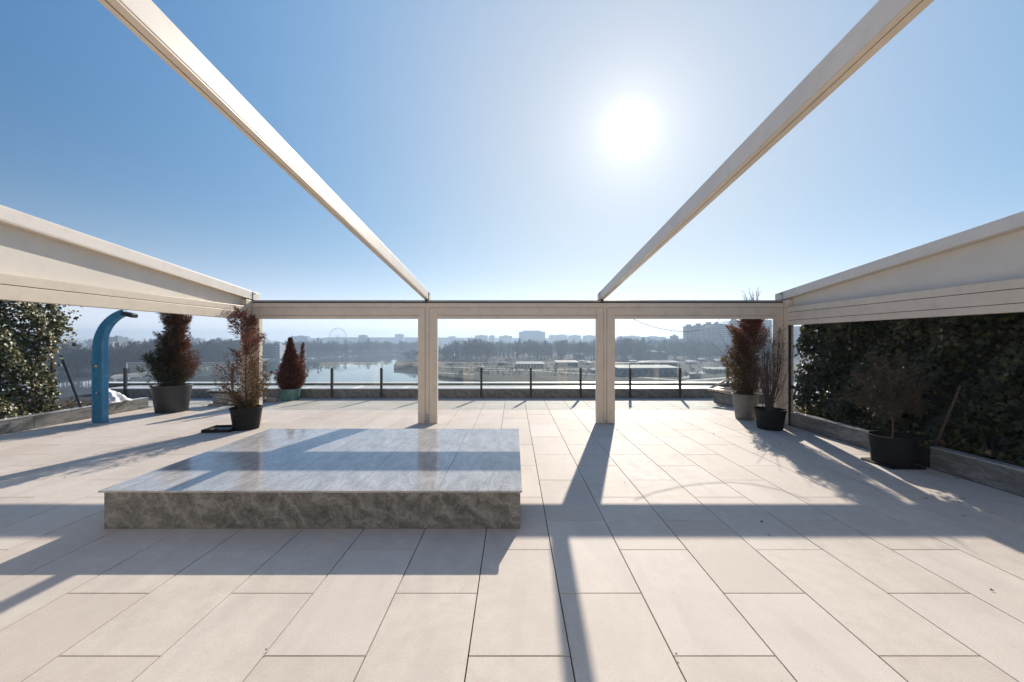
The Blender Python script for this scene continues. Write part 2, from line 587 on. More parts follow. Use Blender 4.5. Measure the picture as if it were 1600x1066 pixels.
mesh_cache = {}
field = MB()
for idx, (xa, xb, ya, yb) in enumerate(cells):
    w, d = round(xb - xa, 4), round(yb - ya, 4)
    c = ((xa + xb) / 2, (ya + yb) / 2, rnd.uniform(-0.0008, 0.0008))
    if idx < 296:
        key = (w, d)
        if key not in mesh_cache:
            o = tile_block(w, d).build('tile', M_TILE, base, loc=c)
            mesh_cache[key] = o.data
        else:
            o = bpy.data.objects.new('tile', mesh_cache[key])
            COL.objects.link(o); o.parent = base; o.location = c
        o.rotation_euler = (rnd.uniform(-.0006, .0006), rnd.uniform(-.0006, .0006), rnd.uniform(-.0006, .0006))
    else:
        t = tile_block(w, d)
        field.add([(v[0] + c[0], v[1] + c[1], v[2] + c[2]) for v in t.v], t.f)
field.build('tile_field', M_TILE, base, kind='stuff')

# ------------------------------------------------------------------ parapet at the far edge
par = empty('parapet_wall', (0, YF, 0), label='low granite parapet along the far edge of the terrace, under the glass railing',
            cat='parapet')
x = -13.2
while x < 6.9:
    x2 = min(x + 1.2, 6.95)
    MB().box(x + .002, x2 - .002, 0.0, 0.03, 0.0, 0.272).build('facing_slab', M_GRAN_D, par, bevel=.002)
    x = x2
MB().box(-13.2, 6.95, 0.03, 0.80, -0.3, 0.268).build('core', M_CONC, par)
x = -13.2
while x < 6.9:
    x2 = min(x + 1.605, 6.95)
    MB().box(x + .002, x2 - .002, -0.03, 0.86, 0.281, 0.311).build('coping_slab', M_COPING, par, bevel=.003)
    x = x2
MB().box(-13.2, 6.95, 0.004, 0.82, 0.268, 0.281).build('shadow_joint', M_DARKGAP, par)
# metal flashing of the roof edge beyond
fl = MB()
fl.box(-14.8, 8.9, 14.40, 14.75, -0.1, 0.335)
fl.build('roof_edge_upstand', simple('grey_flashing', (0.16, 0.17, 0.18), 0.5), None,
         label='grey metal upstand at the roof edge beyond the glass railing', cat='roof edge')
MB().box(-14.8, 8.9, 14.30, 14.78, 0.3385, 0.352).build('edge_flashing', M_ROOFW, None, bevel=.003,
    label='pale metal flashing strip running along the roof edge just beyond the glass railing', cat='flashing')

# ------------------------------------------------------------------ glass railing
rail = empty('glass_railing', (0, YF, 0), label='frameless glass railing on short dark posts at the far parapet', cat='railing')
post_px = [518 - 77.8 * 3, 518 - 77.8 * 2, 518 - 77.8, 518, 595.5, 674, 752, 829.5, 907.5, 985, 1063, 1138]
post_x = [(p - 803) / 48.5 for p in post_px]
post_x = [-12.55] + post_x
for i, X in enumerate(post_x):
    mb = MB()
    mb.box(X - .034, X + .034, -0.055, -0.033, 0.03, 0.975)
    mb.box(X - .034, X + .034, -0.033, 0.02, 0.315, 0.96)
    mb.build('railing_post', M_BLACK, rail, bevel=.003)
    MB().box(X - .012, X + .012, 0.021, 0.05, 0.90, 1.135).build('glass_clamp', M_STEEL, rail, bevel=.002)
for a, b in zip(post_x[:-1], post_x[1:]):
    MB().box(a + .014, b - .014, 0.028, 0.040, 0.36, 1.14).build('glass_panel', M_GLASS, rail)
    MB().box(a + .016, b - .016, 0.027, 0.041, 1.1401, 1.150).build('glass_top_edge', M_STEEL, rail)

# ------------------------------------------------------------------ pergola
YP = 9.0
per = empty('pergola', (0, YP, 0), label='cream aluminium pergola frame with sloping rafters and open front bays', cat='pergola')
XL, XR = -5.846, 6.014


def pbox(name, mat, x0, x1, y0, y1, z0, z1, bev=.004, parent=per):
    return MB().box(x0, x1, y0 - YP, y1 - YP, z0, z1).build(name, mat, parent, bevel=bev, seg=2)


# middle posts: two sections with a narrow recessed channel between
for (xa, xb) in ((-2.143, -1.714), (1.843, 2.257)):
    o = empty('post', (0, 0, 0)); o.parent = per
    xm1, xm2 = xa + 0.160, xb - 0.180
    pbox('post_section', M_PAINT, xa, xm1 - .004, 9.0, 9.12, 0.0, 2.582, parent=o)
    pbox('post_section', M_PAINT, xm2 + .004, xb, 9.0, 9.12, 0.0, 2.582, parent=o)
    pbox('channel', M_PAINT, xm1 + .002, xm2 - .002, 9.012, 9.115, 0.0, 2.66, parent=o)
    MB().box(xm1 + .012, xm2 - .012, 0.004, 0.011, 0.02, 0.22).build('foot_bracket', M_STEEL, o, bevel=.002)
    for zz in (0.07, 0.12, 0.18):
        MB().tube([((xm1 + xm2) / 2, 0.005, zz), ((xm1 + xm2) / 2, -0.004, zz)], 0.008, 8).build('bolt', M_BLACK, o)
# corner posts
pbox('post', M_PAINT, XL + .002, -5.686, 9.0, 9.12, 0.0, 2.582)
pbox('post', M_PAINT, -5.97, XL - .004, 8.80, 9.10, 0.0, 2.582)
pbox('post', M_PAINT, 5.857, XR - .002, 9.0, 9.12, 0.0, 2.582)
pbox('post', M_PAINT, XR + .004, 6.14, 8.85, 9.10, 0.0, 2.582)
pbox('rubber_seal', M_DARKGAP, XR + .004, XR + .05, 8.815, 8.848, 0.0, 2.2)
pbox('corner_block', M_PAINT, XR + .003, 6.13, 8.86, 9.10, 2.586, 2.752)
pbox('corner_block', M_PAINT, -5.965, XL - .003, 8.81, 9.10, 2.586, 2.752)
# front beam bays
bays = [(-5.686, -2.143), (-1.714, 1.843), (2.257, 5.857)]
for xa, xb in bays:
    pbox('beam_lower', M_PAINT, xa + .002, xb - .002, 9.0, 9.12, 2.412, 2.582)
    pbox('lip', M_PAINT, xa + .002, xb - .002, 8.988, 9.012, 2.335, 2.407, .002)
    pbox('lip_back', M_PAINT, xa + .002, xb - .002, 9.014, 9.10, 2.39, 2.409, .002)
for xa, xb in ((XL, -1.962), (-1.956, 2.072), (2.078, XR)):
    pbox('beam_upper', M_PAINT, xa, xb, 8.992, 9.12, 2.588, 2.690)
gx = [(-6.03, -1.96), (-1.957, 2.06), (2.063, 6.20)]
for xa, xb in gx:
    pbox('gutter', M_GREY, xa, xb, 9.02, 9.16, 2.712, 2.757, .006)
pbox('gutter_gap', M_DARKGAP, -6.0, 6.18, 9.028, 9.13, 2.690, 2.712, 0)
# rafters, all with the same pitch
PITCH = 0.10
YR0, YR1 = -2.55, 9.29


def rafter(x0, x1, inner):
    """inner: +1 / -1 the side towards the middle bay"""
    r = empty('rafter', (0, 0, 0)); r.parent = per
    L = (YR1 - YR0)

    def beam(nm, xa, xb, za, zb, m, bv=.006, ya=YR0, yb=YR1):
        mb = MB()
        def z(y): return H + 0.932 + PITCH * (9.0 - y)
        vs = []
        for y in (ya, yb):
            for (xx, zz) in ((xa, za), (xb, za), (xb, zb), (xa, zb)):
                vs.append((xx, y - YP, z(y) + zz))
        mb.add(vs, [(0, 1, 2, 3), (7, 6, 5, 4), (0, 4, 5, 1), (1, 5, 6, 2), (2, 6, 7, 3), (3, 7, 4, 0)])
        return mb.build(nm, m, r, bevel=bv, seg=2)
    xm = x0 + (x1 - x0) * 0.42
    beam('rafter_body', x0, x1, 0.014, 0.18, M_PAINT2)
    beam('track', x0 + .002, xm - .004, 0.0, 0.013, M_PAINT, .002)
    beam('track', xm + .004, x1 - .002, 0.0, 0.013, M_PAINT, .002)
    beam('slot', xm - .004, xm + .004, 0.006, 0.0135, M_DARKGAP, 0)
    beam('end_bracket', (x0 + x1) / 2 - .03, (x0 + x1) / 2 + .03, -0.075, -0.002, M_BLACK, .003, 9.0, 9.1)
    return r


rafter(-2.005, -1.911, 1)
rafter(1.925, 2.025, -1)
rafter(-5.98, -5.846, 1)
rafter(6.014, 6.15, -1)
# small end brackets on the inner faces of the rafter ends
for X, s in ((-1.911, 1), (1.925, -1), (-5.846, 1), (6.014, -1)):
    mb = MB()
    mb.box(min(X, X + s * .010), max(X, X + s * .010), 0.02, 0.034, 2.757, 2.95)
    mb.build('end_plate', M_GREY, per, bevel=.002)
    MB().tube([(X, .06, 2.90), (X + s * .03, .06, 2.90)], .012, 8).build('bolt', M_BLACK, per)

# side beams (left / right) and the tapering side panels above them


def side(X, s, levels, ylo):
    """s=+1 left side (faces +X), -1 right side"""
    def bx(nm, za, zb, dx0, dx1, m, bev=.004):
        xa, xb = sorted((X - s * dx0, X - s * dx1))
        MB().box(xa, xb, ylo - YP, 8.796 - YP if s > 0 else 8.846 - YP, H + za, H + zb).build(nm, m, per, bevel=bev, seg=2)
    for k in range(len(levels) - 1):
        za, zb = levels[k + 1], levels[k]
        bx('side_beam', za + .004, zb - .004, 0.0 if k != 1 else 0.004, 0.12, M_PAINT)
    bx('side_beam_core', levels[-1] + .006, levels[0] - .006, 0.012, 0.115, M_DARKGAP, 0)
    # tapering panel
    xa, xb = sorted((X - s * 0.118, X - s * 0.132))
    y0, y1 = ylo, 9.0
    def zr(y): return H + 0.932 + PITCH * (9.0 - y) - 0.002
    zb = H + levels[0] - .01
    vs = []
    for xx in (xa, xb):
        vs += [(xx, y0 - YP, zb), (xx, y1 - YP, zb), (xx, y1 - YP, zr(y1)), (xx, y0 - YP, zr(y0))]
    MB().add(vs, [(0, 3, 2, 1), (4, 5, 6, 7), (0, 1, 5, 4), (1, 2, 6, 5), (2, 3, 7, 6), (3, 0, 4, 7)]).build(
        'side_panel', M_PANEL, per)
    # outward ledge on top of the beam
    xa, xb = sorted((X - s * 0.0, X - s * 0.117))
    MB().box(xa, xb, ylo - YP, 8.99 - YP, H + levels[0] - .003, H + levels[0] + .001).build('ledge', M_PAINT, per)


side(XL, 1, [0.765, 0.649, 0.473], -2.55)
side(XR, -1, [0.746, 0.626, 0.452, 0.342], -2.55)
for X, s in ((XL, 1), (XR, -1)):       # posts at the house end
    xa, xb = sorted((X, X - s * .15))
    pbox('post', M_PAINT, xa, xb, -2.6, -2.56, 0.0, 2.3)

# ------------------------------------------------------------------ the house behind the camera
hs = empty('house', (0, -2.62, 0), label='pale rendered house wall with sliding glass doors at the back of the terrace', cat='house')
wall = MB()
wall.box(-14.5, -5.0, -0.4, 0.0, 0, 4.6)
wall.box(5.0, 8.8, -0.4, 0.0, 0, 4.6)
wall.box(-5.0, 5.0, -0.4, 0.0, 2.4, 4.6)
wall.build('wall', M_WALL, hs)
for k in range(4):
    xa = -5.0 + 2.5 * k
    d = MB()
    d.box(xa, xa + .08, -.18, -.1, 0, 2.4); d.box(xa + 2.42, xa + 2.5, -.18, -.1, 0, 2.4)
    d.box(xa + .08, xa + 2.42, -.18, -.1, 2.32, 2.4); d.box(xa + .08, xa + 2.42, -.18, -.1, 0, .08)
    fr = d.build('door_frame', M_PAINT, hs)
    MB().box(xa + .08, xa + 2.42, -.15, -.13, .08, 2.32).build('door_pane', M_WIN, fr)

# ------------------------------------------------------------------ granite platform
plat = empty('granite_platform', (-1.98, 3.95, 0),
             label='low grey veined granite platform with a polished top standing on the beige tiles', cat='platform')
PXA, PXB, PYA, PYB, PZ = -4.02, 0.0627, 3.955, 6.69, 0.389


def pl(name, mat, x0, x1, y0, y1, z0, z1, bev=.002, **kw):
    return MB().box(x0 + 1.98, x1 + 1.98, y0 - 3.95, y1 - 3.95, z0, z1).build(name, mat, plat, bevel=bev, seg=2, **kw)


joints = [-4.042, -3.235, -2.40, -1.57, -0.74, 0.081]
for a, b in zip(joints[:-1], joints[1:]):
    pl('top_slab', M_GRAN_TOP, a + .0015, b - .0015, PYA - .040, PYB, PZ - .020, PZ)
fj = [PXA, -2.62, -1.25, PXB]
for a, b in zip(fj[:-1], fj[1:]):
    pl('front_slab', M_GRAN, a + .0008, b - .0008, PYA, PYA + .02, 0.004, PZ - .024, .001)
pl('side_slab', M_GRAN, PXA, PXA + .02, PYA + .021, PYB - .02, 0.004, PZ - .024)
pl('side_slab', M_GRAN, PXB - .02, PXB, PYA + .021, PYB - .02, 0.004, PZ - .024)
pl('core', M_CONC, PXA + .021, PXB - .021, PYA + .021, PYB - .021, 0.0, PZ - .023, 0)

# ------------------------------------------------------------------ side kerbs and planters


def kerb(name, x0, x1, y0, y1, z, n, label, cuts=None):
    o = empty(name, ((x0 + x1) / 2, (y0 + y1) / 2, 0), label=label, cat='kerb')
    cx, cy = (x0 + x1) / 2, (y0 + y1) / 2
    ys = [y0 + (y1 - y0) * k / n for k in range(n + 1)]
    for a, b in zip(ys[:-1], ys[1:]):
        j = rnd.uniform(-.004, .004)
        MB().box(x0 - cx + j, x1 - cx + j, a + .003 - cy, b - .003 - cy, 0.0, z - .022).build('kerb_stone', M_GRAN_D, o, bevel=.003)
        MB().box(x0 - cx - .006, x1 - cx + .006, a + .003 - cy, b - .003 - cy, z - .02, z + j * .5).build('kerb_top', M_GRAN_TOP, o, bevel=.003)
    return o


kerb('planter_kerb', -10.26, -10.10, 3.2, 11.15, 0.285, 6, 'pale weathered granite kerb of the left planter, behind the blue shower')
kerb('planter_kerb', 6.035, 6.17, 6.25, 8.80, 0.30, 2, 'granite kerb of the right planter between the corner post and the shrub pot')
kerb('planter_kerb', 6.035, 6.17, 2.0, 5.85, 0.315, 3, 'shaded granite kerb of the right planter nearest the camera')
MB().box(6.17, 9.0, 1.2, 10.6, -0.03, 0.20).build('planting_soil', M_SOIL, kind='structure')
MB().box(-14.6, -10.262, 1.2, 11.1, -0.03, 0.19).build('planting_soil', M_SOIL, kind='structure')

# ------------------------------------------------------------------ plants
LEAF = np.array([(0, 0, 0), (-.42, .12, .08), (-.52, .50, .12), (-.20, .62, .05), (0, 1.05, 0),
                 (.20, .62, .05), (.52, .50, .12), (.42, .12, .08), (0, .5, -.04)], float)
LEAF_F = np.array([(0, 8, 1), (1, 8, 2), (2, 8, 3), (3, 8, 4), (4, 8, 5), (5, 8, 6), (6, 8, 7), (7, 8, 0)])


def leaf_frames(n, out_dir, spread=0.75):
    """leaf normal roughly out_dir, tips hanging down"""
    N = nrm(np.array(out_dir)[None, :] + nr.normal(0, spread, (n, 3)) + np.array((0, 0, 0.25)))
    down = np.array((0, 0, -1.0))[None, :] + nr.normal(0, 0.55, (n, 3))
    Yv = nrm(down - N * (down * N).sum(1, keepdims=True))
    Xv = np.cross(Yv, N)
    return Xv, Yv, N


def ivy_cloud(n, xr, yr, zr, out, cols, size=(0.055, 0.095), edge=0.25):
    u = nr.rand(n)
    P = np.empty((n, 3))
    P[:, 1] = yr[0] + (yr[1] - yr[0]) * nr.rand(n)
    P[:, 2] = zr[0] + (zr[1] - zr[0]) * nr.rand(n)
    # bulging surface
    bul = (np.sin(P[:, 1] * 2.3 + 1.0) * np.cos(P[:, 2] * 2.9) + np.sin(P[:, 1] * 6.1 + P[:, 2] * 4.7) * 0.6) * 0.5 + 0.5
    depth = xr[1] - xr[0]
    P[:, 0] = xr[0] + depth * (0.15 + 0.45 * bul + 0.4 * (u ** 0.6)) if out > 0 else xr[1] - depth * (0.15 + 0.45 * bul + 0.4 * (u ** 0.6))
    # ragged border
    lim = yr[1] - edge * (0.5 + 0.5 * np.sin(P[:, 2] * 5.3) + nr.normal(0, .35, n))
    keep = P[:, 1] < lim
    P = P[keep]; n = len(P)
    Xv, Yv, Zv = leaf_frames(n, (out, 0, 0.1), 0.55)
    s = nr.uniform(size[0], size[1], n)
    c = np.array(cols)[nr.choice(len(cols), n)] * nr.uniform(0.75, 1.25, (n, 1))
    return P, Xv, Yv, Zv, s, c


def stems(points_fn, n, rad):
    mb = MB()
    for k in range(n):
        mb.tube(points_fn(k), rad, 5)
    return mb


# --- left ivy screen (sunlit)
ivl = empty('ivy_hedge', (-10.7, 7.0, 0.19), label='sunlit variegated ivy hedge on a trellis at the left edge of the terrace', cat='ivy hedge')
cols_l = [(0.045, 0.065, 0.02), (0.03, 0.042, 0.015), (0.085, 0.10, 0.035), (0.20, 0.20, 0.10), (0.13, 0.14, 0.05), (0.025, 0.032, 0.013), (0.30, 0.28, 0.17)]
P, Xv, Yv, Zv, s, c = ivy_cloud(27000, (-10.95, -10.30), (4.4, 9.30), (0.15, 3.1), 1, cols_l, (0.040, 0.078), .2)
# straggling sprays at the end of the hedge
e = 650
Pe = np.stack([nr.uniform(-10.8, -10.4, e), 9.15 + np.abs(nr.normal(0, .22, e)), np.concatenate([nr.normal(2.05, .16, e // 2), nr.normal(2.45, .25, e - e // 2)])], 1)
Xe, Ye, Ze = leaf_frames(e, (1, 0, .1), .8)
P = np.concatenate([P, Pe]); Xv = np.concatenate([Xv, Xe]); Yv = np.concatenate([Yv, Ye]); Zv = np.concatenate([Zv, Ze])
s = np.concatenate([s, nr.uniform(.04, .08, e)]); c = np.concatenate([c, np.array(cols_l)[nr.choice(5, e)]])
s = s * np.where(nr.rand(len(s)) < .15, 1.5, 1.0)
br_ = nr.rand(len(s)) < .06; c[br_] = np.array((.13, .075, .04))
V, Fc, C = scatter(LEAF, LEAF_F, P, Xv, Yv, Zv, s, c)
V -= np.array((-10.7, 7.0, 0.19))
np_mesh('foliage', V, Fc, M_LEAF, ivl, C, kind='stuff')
r2 = random.Random(3)


def stem_l(k):
    y = r2.uniform(-2.3, 2.5); p = [Vector((0.05, y, 0))]
    for q in range(7):
        p.append(p[-1] + Vector((r2.uniform(-.06, .06), r2.uniform(-.15, .15), 0.42)))
    return p


stems(stem_l, 14, .014).build('stem', M_BARK, ivl)
tl = MB()
for k in range(6):
    tl.box(-.22, -.17, -2.5 + k, -2.45 + k, 0, 2.85)
for k in range(8):
    tl.box(-.168, -.15, -2.5, 2.55, .1 + k * .38, .13 + k * .38)
tl.build('trellis', M_WOOD, ivl)

# --- right ivy screen (in shade, camera side)
ivr = empty('ivy_hedge', (6.7, 5.5, 0.2), label='dark shaded ivy hedge filling the right side bay of the pergola', cat='ivy hedge')
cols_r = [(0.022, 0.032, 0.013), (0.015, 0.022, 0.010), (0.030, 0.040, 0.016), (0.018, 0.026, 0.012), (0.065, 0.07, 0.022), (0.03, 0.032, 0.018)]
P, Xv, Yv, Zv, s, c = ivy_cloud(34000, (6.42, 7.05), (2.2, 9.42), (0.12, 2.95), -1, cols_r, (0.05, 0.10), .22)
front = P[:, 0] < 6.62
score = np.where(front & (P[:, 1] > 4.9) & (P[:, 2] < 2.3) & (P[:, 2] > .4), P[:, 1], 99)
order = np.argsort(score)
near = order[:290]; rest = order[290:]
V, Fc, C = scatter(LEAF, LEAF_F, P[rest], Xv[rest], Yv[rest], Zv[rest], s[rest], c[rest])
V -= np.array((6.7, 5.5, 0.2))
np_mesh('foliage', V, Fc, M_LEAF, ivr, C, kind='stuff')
leaf_meshes = []
for cc in cols_r:
    mb = MB(); mb.add(LEAF, [tuple(f) for f in LEAF_F])
    o = mb.build('leaf', M_LEAF, ivr)
    at = o.data.color_attributes.new('Col', 'FLOAT_COLOR', 'POINT')
    for d in at.data:
        d.color = (*cc, 1)
    leaf_meshes.append(o.data)
    bpy.data.objects.remove(o)
for q, i in enumerate(near):
    o = bpy.data.objects.new('leaf', leaf_meshes[q % len(leaf_meshes)])
    COL.objects.link(o); o.parent = ivr
    M = Matrix([[Xv[i][r] * s[i], Yv[i][r] * s[i], Zv[i][r] * s[i], 0] for r in range(3)] + [[0, 0, 0, 1]])
    M.translation = Vector(P[i]) - Vector((6.7, 5.5, 0.2))
    o.matrix_local = M


def stem_r(k):
    y = r2.uniform(-3.2, 3.5); p = [Vector((.15, y, 0))]
    for q in range(7):
        p.append(p[-1] + Vector((r2.uniform(-.05, .05), r2.uniform(-.15, .15), 0.38)))
    return p


stems(stem_r, 16, .014).build('stem', M_BARK, ivr)
tl = MB()
for k in range(8):
    tl.box(.30, .35, -3.3 + k, -3.25 + k, 0, 2.7)
for k in range(12):
    tl.box(.28, .298, -3.3, 3.7, .05 + k * .225, .271 + k * .225)
tl.build('trellis', M_BARK, ivr)

# leaf litter and low ivy spilling on planters


def ground_ivy(name, xr, yr, z, n, label, cols, zh=0.12):
    o = empty(name, ((xr[0] + xr[1]) / 2, (yr[0] + yr[1]) / 2, z), label=label, cat='ground cover')
    P = np.stack([nr.uniform(xr[0], xr[1], n), nr.uniform(yr[0], yr[1], n), z + np.abs(nr.normal(0, zh, n))], 1)
    N = nrm(np.array((0, 0, 1.0))[None] + nr.normal(0, .6, (n, 3)))
    d = nr.normal(0, 1, (n, 3)); Y_ = nrm(d - N * (d * N).sum(1, keepdims=True)); X_ = np.cross(Y_, N)
    c = np.array(cols)[nr.choice(len(cols), n)] * nr.uniform(.7, 1.3, (n, 1))
    V, Fc, C = scatter(LEAF, LEAF_F, P, X_, Y_, N, nr.uniform(.035, .07, n), c)
    V -= np.array(o.location)
    f = np_mesh('foliage', V, Fc, M_LEAF, o, C, kind='stuff')
    o['kind'] = 'stuff'
    return o


brown = [(0.12, 0.075, 0.04), (0.17, 0.12, 0.06), (0.08, 0.06, 0.035), (0.07, 0.09, 0.03)]
ground_ivy('ground_ivy', (-10.75, -10.28), (5, 10.0), .2, 1500, 'low brown and green ivy creeping along the left kerb', brown, .10)
ground_ivy('ground_ivy', (6.2, 6.9), (3.5, 9.3), .2, 2600, 'sunlit brown and green ivy at the foot of the right hedge', brown + [(0.09, 0.13, 0.03)], .10)

# --- potted conifers
SPRIG = np.array([(-.05, 0, 0), (.05, 0, 0), (.10, .4, .05), (0, 1.0, 0), (-.10, .4, .05)], float)
SPRIG_F = np.array([(0, 1, 2), (0, 2, 4), (4, 2, 3)])


def conifer(root, z0, height, prof, nb, colfn, seed, spr=(0.05, 0.10), lean=(0, 0), per=26, up=0.75, gaps=0.0, trunk_r=.022):
    """branches from a trunk; profile prof(t, az) gives the reach of the branches"""
    r = np.random.RandomState(seed)
    tr = MB()
    pts = [Vector((lean[0] * t * t + math.sin(t * 5 + seed) * .015, lean[1] * t * t, z0 + height * t * .97)) for t in np.linspace(0, 1, 9)]
    tr.tube(pts, [trunk_r * (1 - t * .85) for t in np.linspace(0, 1, 9)], 7)
    P = []; D = []; br = MB()
    clump = r.rand(64)
    for k in range(nb):
        t = (k + r.rand()) / nb
        az = r.rand() * 2 * math.pi
        L = prof(t, az)
        if L <= 0.01:
            continue
        L *= r.uniform(0.65, 1.12)
        if gaps and r.rand() < gaps * clump[int(t * 7) * 8 + int(az / 6.284 * 8)]:
            continue
        base_t = max(0, t - 0.5 * up * L / height)
        start = np.array((lean[0] * base_t ** 2, lean[1] * base_t ** 2, z0 + height * base_t))
        d = np.array((math.cos(az), math.sin(az), up + r.normal(0, .15)))
        d /= np.linalg.norm(d[:2])
        m = max(8, int(3.2 * per * (0.35 + L * 1.4)))
        tt = r.rand(m) ** 0.6
        cur = start[None] + d[None] * (L * tt)[:, None] + np.array((0, 0, 1))[None] * (L * 0.25 * tt ** 2)[:, None]
        side_ = r.normal(0, 1, (m, 3)); rr = L * 0.17 * (1.25 - tt)
        P.append(cur + side_ * rr[:, None]); D.append(nrm(d[None] + side_ * .75 + np.array((0, 0, .35))))
        if k % 2 == 0:
            e = start + d * L * .95 + np.array((0, 0, L * .22))
            br.tube([start, start + d * L * .5 + np.array((0, 0, L * .05)), e], [.008, .005, .002], 4, cap=False)
    P = np.concatenate(P); D = np.concatenate(D); n = len(P)
    w = r.normal(0, 1, (n, 3)); X_ = nrm(np.cross(D, w)); Z_ = np.cross(X_, D)
    c = colfn(P, r, n)
    V, Fc, C = scatter(SPRIG, SPRIG_F, P, X_, D, Z_, r.uniform(spr[0], spr[1], n), c)
    tr.build('trunk', M_BARK, root, smooth=True)
    br.build('branches', M_BARK, root)
    np_mesh('foliage', V, Fc, M_NEEDLE, root, C, kind='stuff')
    return P


def palette(r, n, a, b, f):
    """mix of two colour families, f = share of b per sprig"""
    a, b = np.array(a), np.array(b)
    pick = r.rand(n) < f
    c = np.where(pick[:, None], b[r.choice(len(b), n)], a[r.choice(len(a), n)])
    return c * r.uniform(.7, 1.3, (n, 1))


GREENS = [(0.025, 0.036, 0.016), (0.035, 0.045, 0.02), (0.05, 0.055, 0.025), (0.02, 0.026, 0.014)]
RUSTS = [(0.16, 0.045, 0.033), (0.11, 0.034, 0.025), (0.20, 0.075, 0.046), (0.08, 0.032, 0.022)]
OLIVE = [(0.075, 0.06, 0.027), (0.10, 0.078, 0.034), (0.05, 0.042, 0.022), (0.12, 0.09, 0.04)]


def pot(name, loc, r_top, r_bot, h, mat, label, cat='plant pot', rim=.03, group=None):
    o = empty(name, loc, label=label, cat=cat, group=group)
    MB().lathe([(0.0, .004), (r_bot * .97, .004), (r_bot, .02), (r_top * .965, h - rim), (r_top, h - rim), (r_top * 1.01, h - .01), (r_top * 1.0, h),
                (r_top * .95, h), (r_top * .93, h - .03), (r_top * .90, h * .80)], 40).build('pot_body', mat, o, smooth=False)
    for p_ in o.children[0].data.polygons:
        p_.use_smooth = True
    md = o.children[0].modifiers.new('edges', 'EDGE_SPLIT'); md.split_angle = math.radians(40)
    mb = MB().lathe([(0.0, h * .84), (r_top * .5, h * .85), (r_top * .92, h * .82)], 24)
    mb.build('soil', M_SOIL, o)
    return o


# 1: big charcoal pot, two-tone cypress
o = pot('potted_conifer', (-8.95, 10.55, 0), 0.44, 0.34, 0.70, M_POT_D, 'large charcoal pot with a half green half rust-brown conifer, left of the pergola corner', 'potted conifer')


def prof1(t, az):
    lob = 1 + .25 * math.sin(az * 3 + 1)
    if t < .34: return (0.54 - abs(t - .17) * .8) * lob
    if t < .42: return .34 * lob
    if t < .74: return (0.34 - abs(t - .56) * .7) * lob
    return (.27 - abs(t - .86) * .7) * (1.0 + .45 * math.cos(az * 2))


def col1(P, r, n):
    f = np.clip((P[:, 0] * 1.3 + (P[:, 2] - 1.2) * .55) + .05, .05, .9)
    return palette(r, n, GREENS, RUSTS, f * .9)


conifer(o, .60, 1.95, prof1, 420, col1, 5, (0.04, 0.085), lean=(.12, 0), per=40, gaps=.6)

# 2: black pot by the corner post
o = pot('potted_conifer', (-5.62, 8.47, 0), 0.30, 0.235, 0.46, M_POT_K, 'black pot with a sparse rust-red conifer standing in front of the left corner post', 'potted conifer', rim=.045)


def prof2(t, az):
    lob = 1 + .30 * math.sin(az * 2.0 + 4.0)
    if t < .10: return .25 * lob
    if t < .42: return (0.62 - abs(t - .22) * 1.0) * lob
    if t < .50: return .30 * lob
    if t < .84: return (0.32 - abs(t - .66) * .5) * (1 + .4 * math.sin(az + t * 20))
    return (.26 - (t - .9) * 1.2) * (1 + .3 * math.cos(az + 2.6))


def col2(P, r, n):
    f = np.clip(.35 + (P[:, 2] - .9) * .7 - P[:, 0] * .5, .15, .95)
    return palette(r, n, OLIVE, RUSTS, f)


conifer(o, .38, 2.02, prof2, 330, col2, 9, (0.035, 0.08), per=25, gaps=1.25)
# bare spray of twigs low on its left side
tw = MB(); r3 = random.Random(5)
for k in range(16):
    a = math.radians(r3.uniform(150, 215)); L = r3.uniform(.35, .75)
    p0 = Vector((0, 0, .46)); p1 = p0 + Vector((math.cos(a) * L * .5, math.sin(a) * L * .5, r3.uniform(.05, .15)))
    p2 = p0 + Vector((math.cos(a) * L, math.sin(a) * L, r3.uniform(.02, .22)))
    tw.tube([p0, p1, p2], [.006, .004, .002], 4, cap=False)
    for q in range(3):
        pq = p1.lerp(p2, r3.random()); tw.tube([pq, pq + Vector((r3.uniform(-.14, .04), r3.uniform(-.1, .1), r3.uniform(-.02, .12)))], [.003, .0015], 3, cap=False)
tw.build('dry_twigs', M_BARK, o)
# square black tray beside it
tr = empty('plastic_tray', (-6.02, 8.33, 0), .12, label='flat square black plastic tray lying beside the black conifer pot', cat='tray')
MB().box(-.25, .25, -.22, .22, .003, .02).build('tray_floor', simple('dusty_plastic', (.16, .17, .18), .5), tr)
mb = MB()
mb.box(-.27, .27, -.24, -.215, 0, .065); mb.box(-.27, .27, .215, .24, 0, .065)
mb.box(-.27, -.245, -.214, .214, 0, .065); mb.box(.245, .27, -.214, .214, 0, .065)
mb.build('tray_rim', M_POT_K, tr, bevel=.006, seg=2)
MB().box(-.04, .04, -.24, -.18, .066, .08).build('catch', M_POT_K, tr, bevel=.004)

# 3: teal pot at the parapet
o = pot('potted_conifer', (-7.0, 12.62, 0), 0.30, 0.25, 0.36, M_POT_T, 'teal pot with a dense rust-red cone-shaped conifer in front of the glass railing', 'potted conifer')


def prof3(t, az):
    a = .44 * (1 - t) ** 1.15 + .02
    return a * (1 + .12 * math.sin(az * 3))


def col3(P, r, n):
    return palette(r, n, OLIVE, RUSTS, np.full(n, .88))


conifer(o, .24, 1.66, prof3, 520, col3, 21, (0.04, 0.085), per=44, up=.95)
tw = MB()
for k in range(9):
    a = r3.uniform(0, 6.28); tw.tube([(0, 0, 1.6), (math.cos(a) * .05, math.sin(a) * .05, r3.uniform(1.85, 2.12))], [.006, .002], 4)
tw.build('leader_twigs', M_BARK, o)
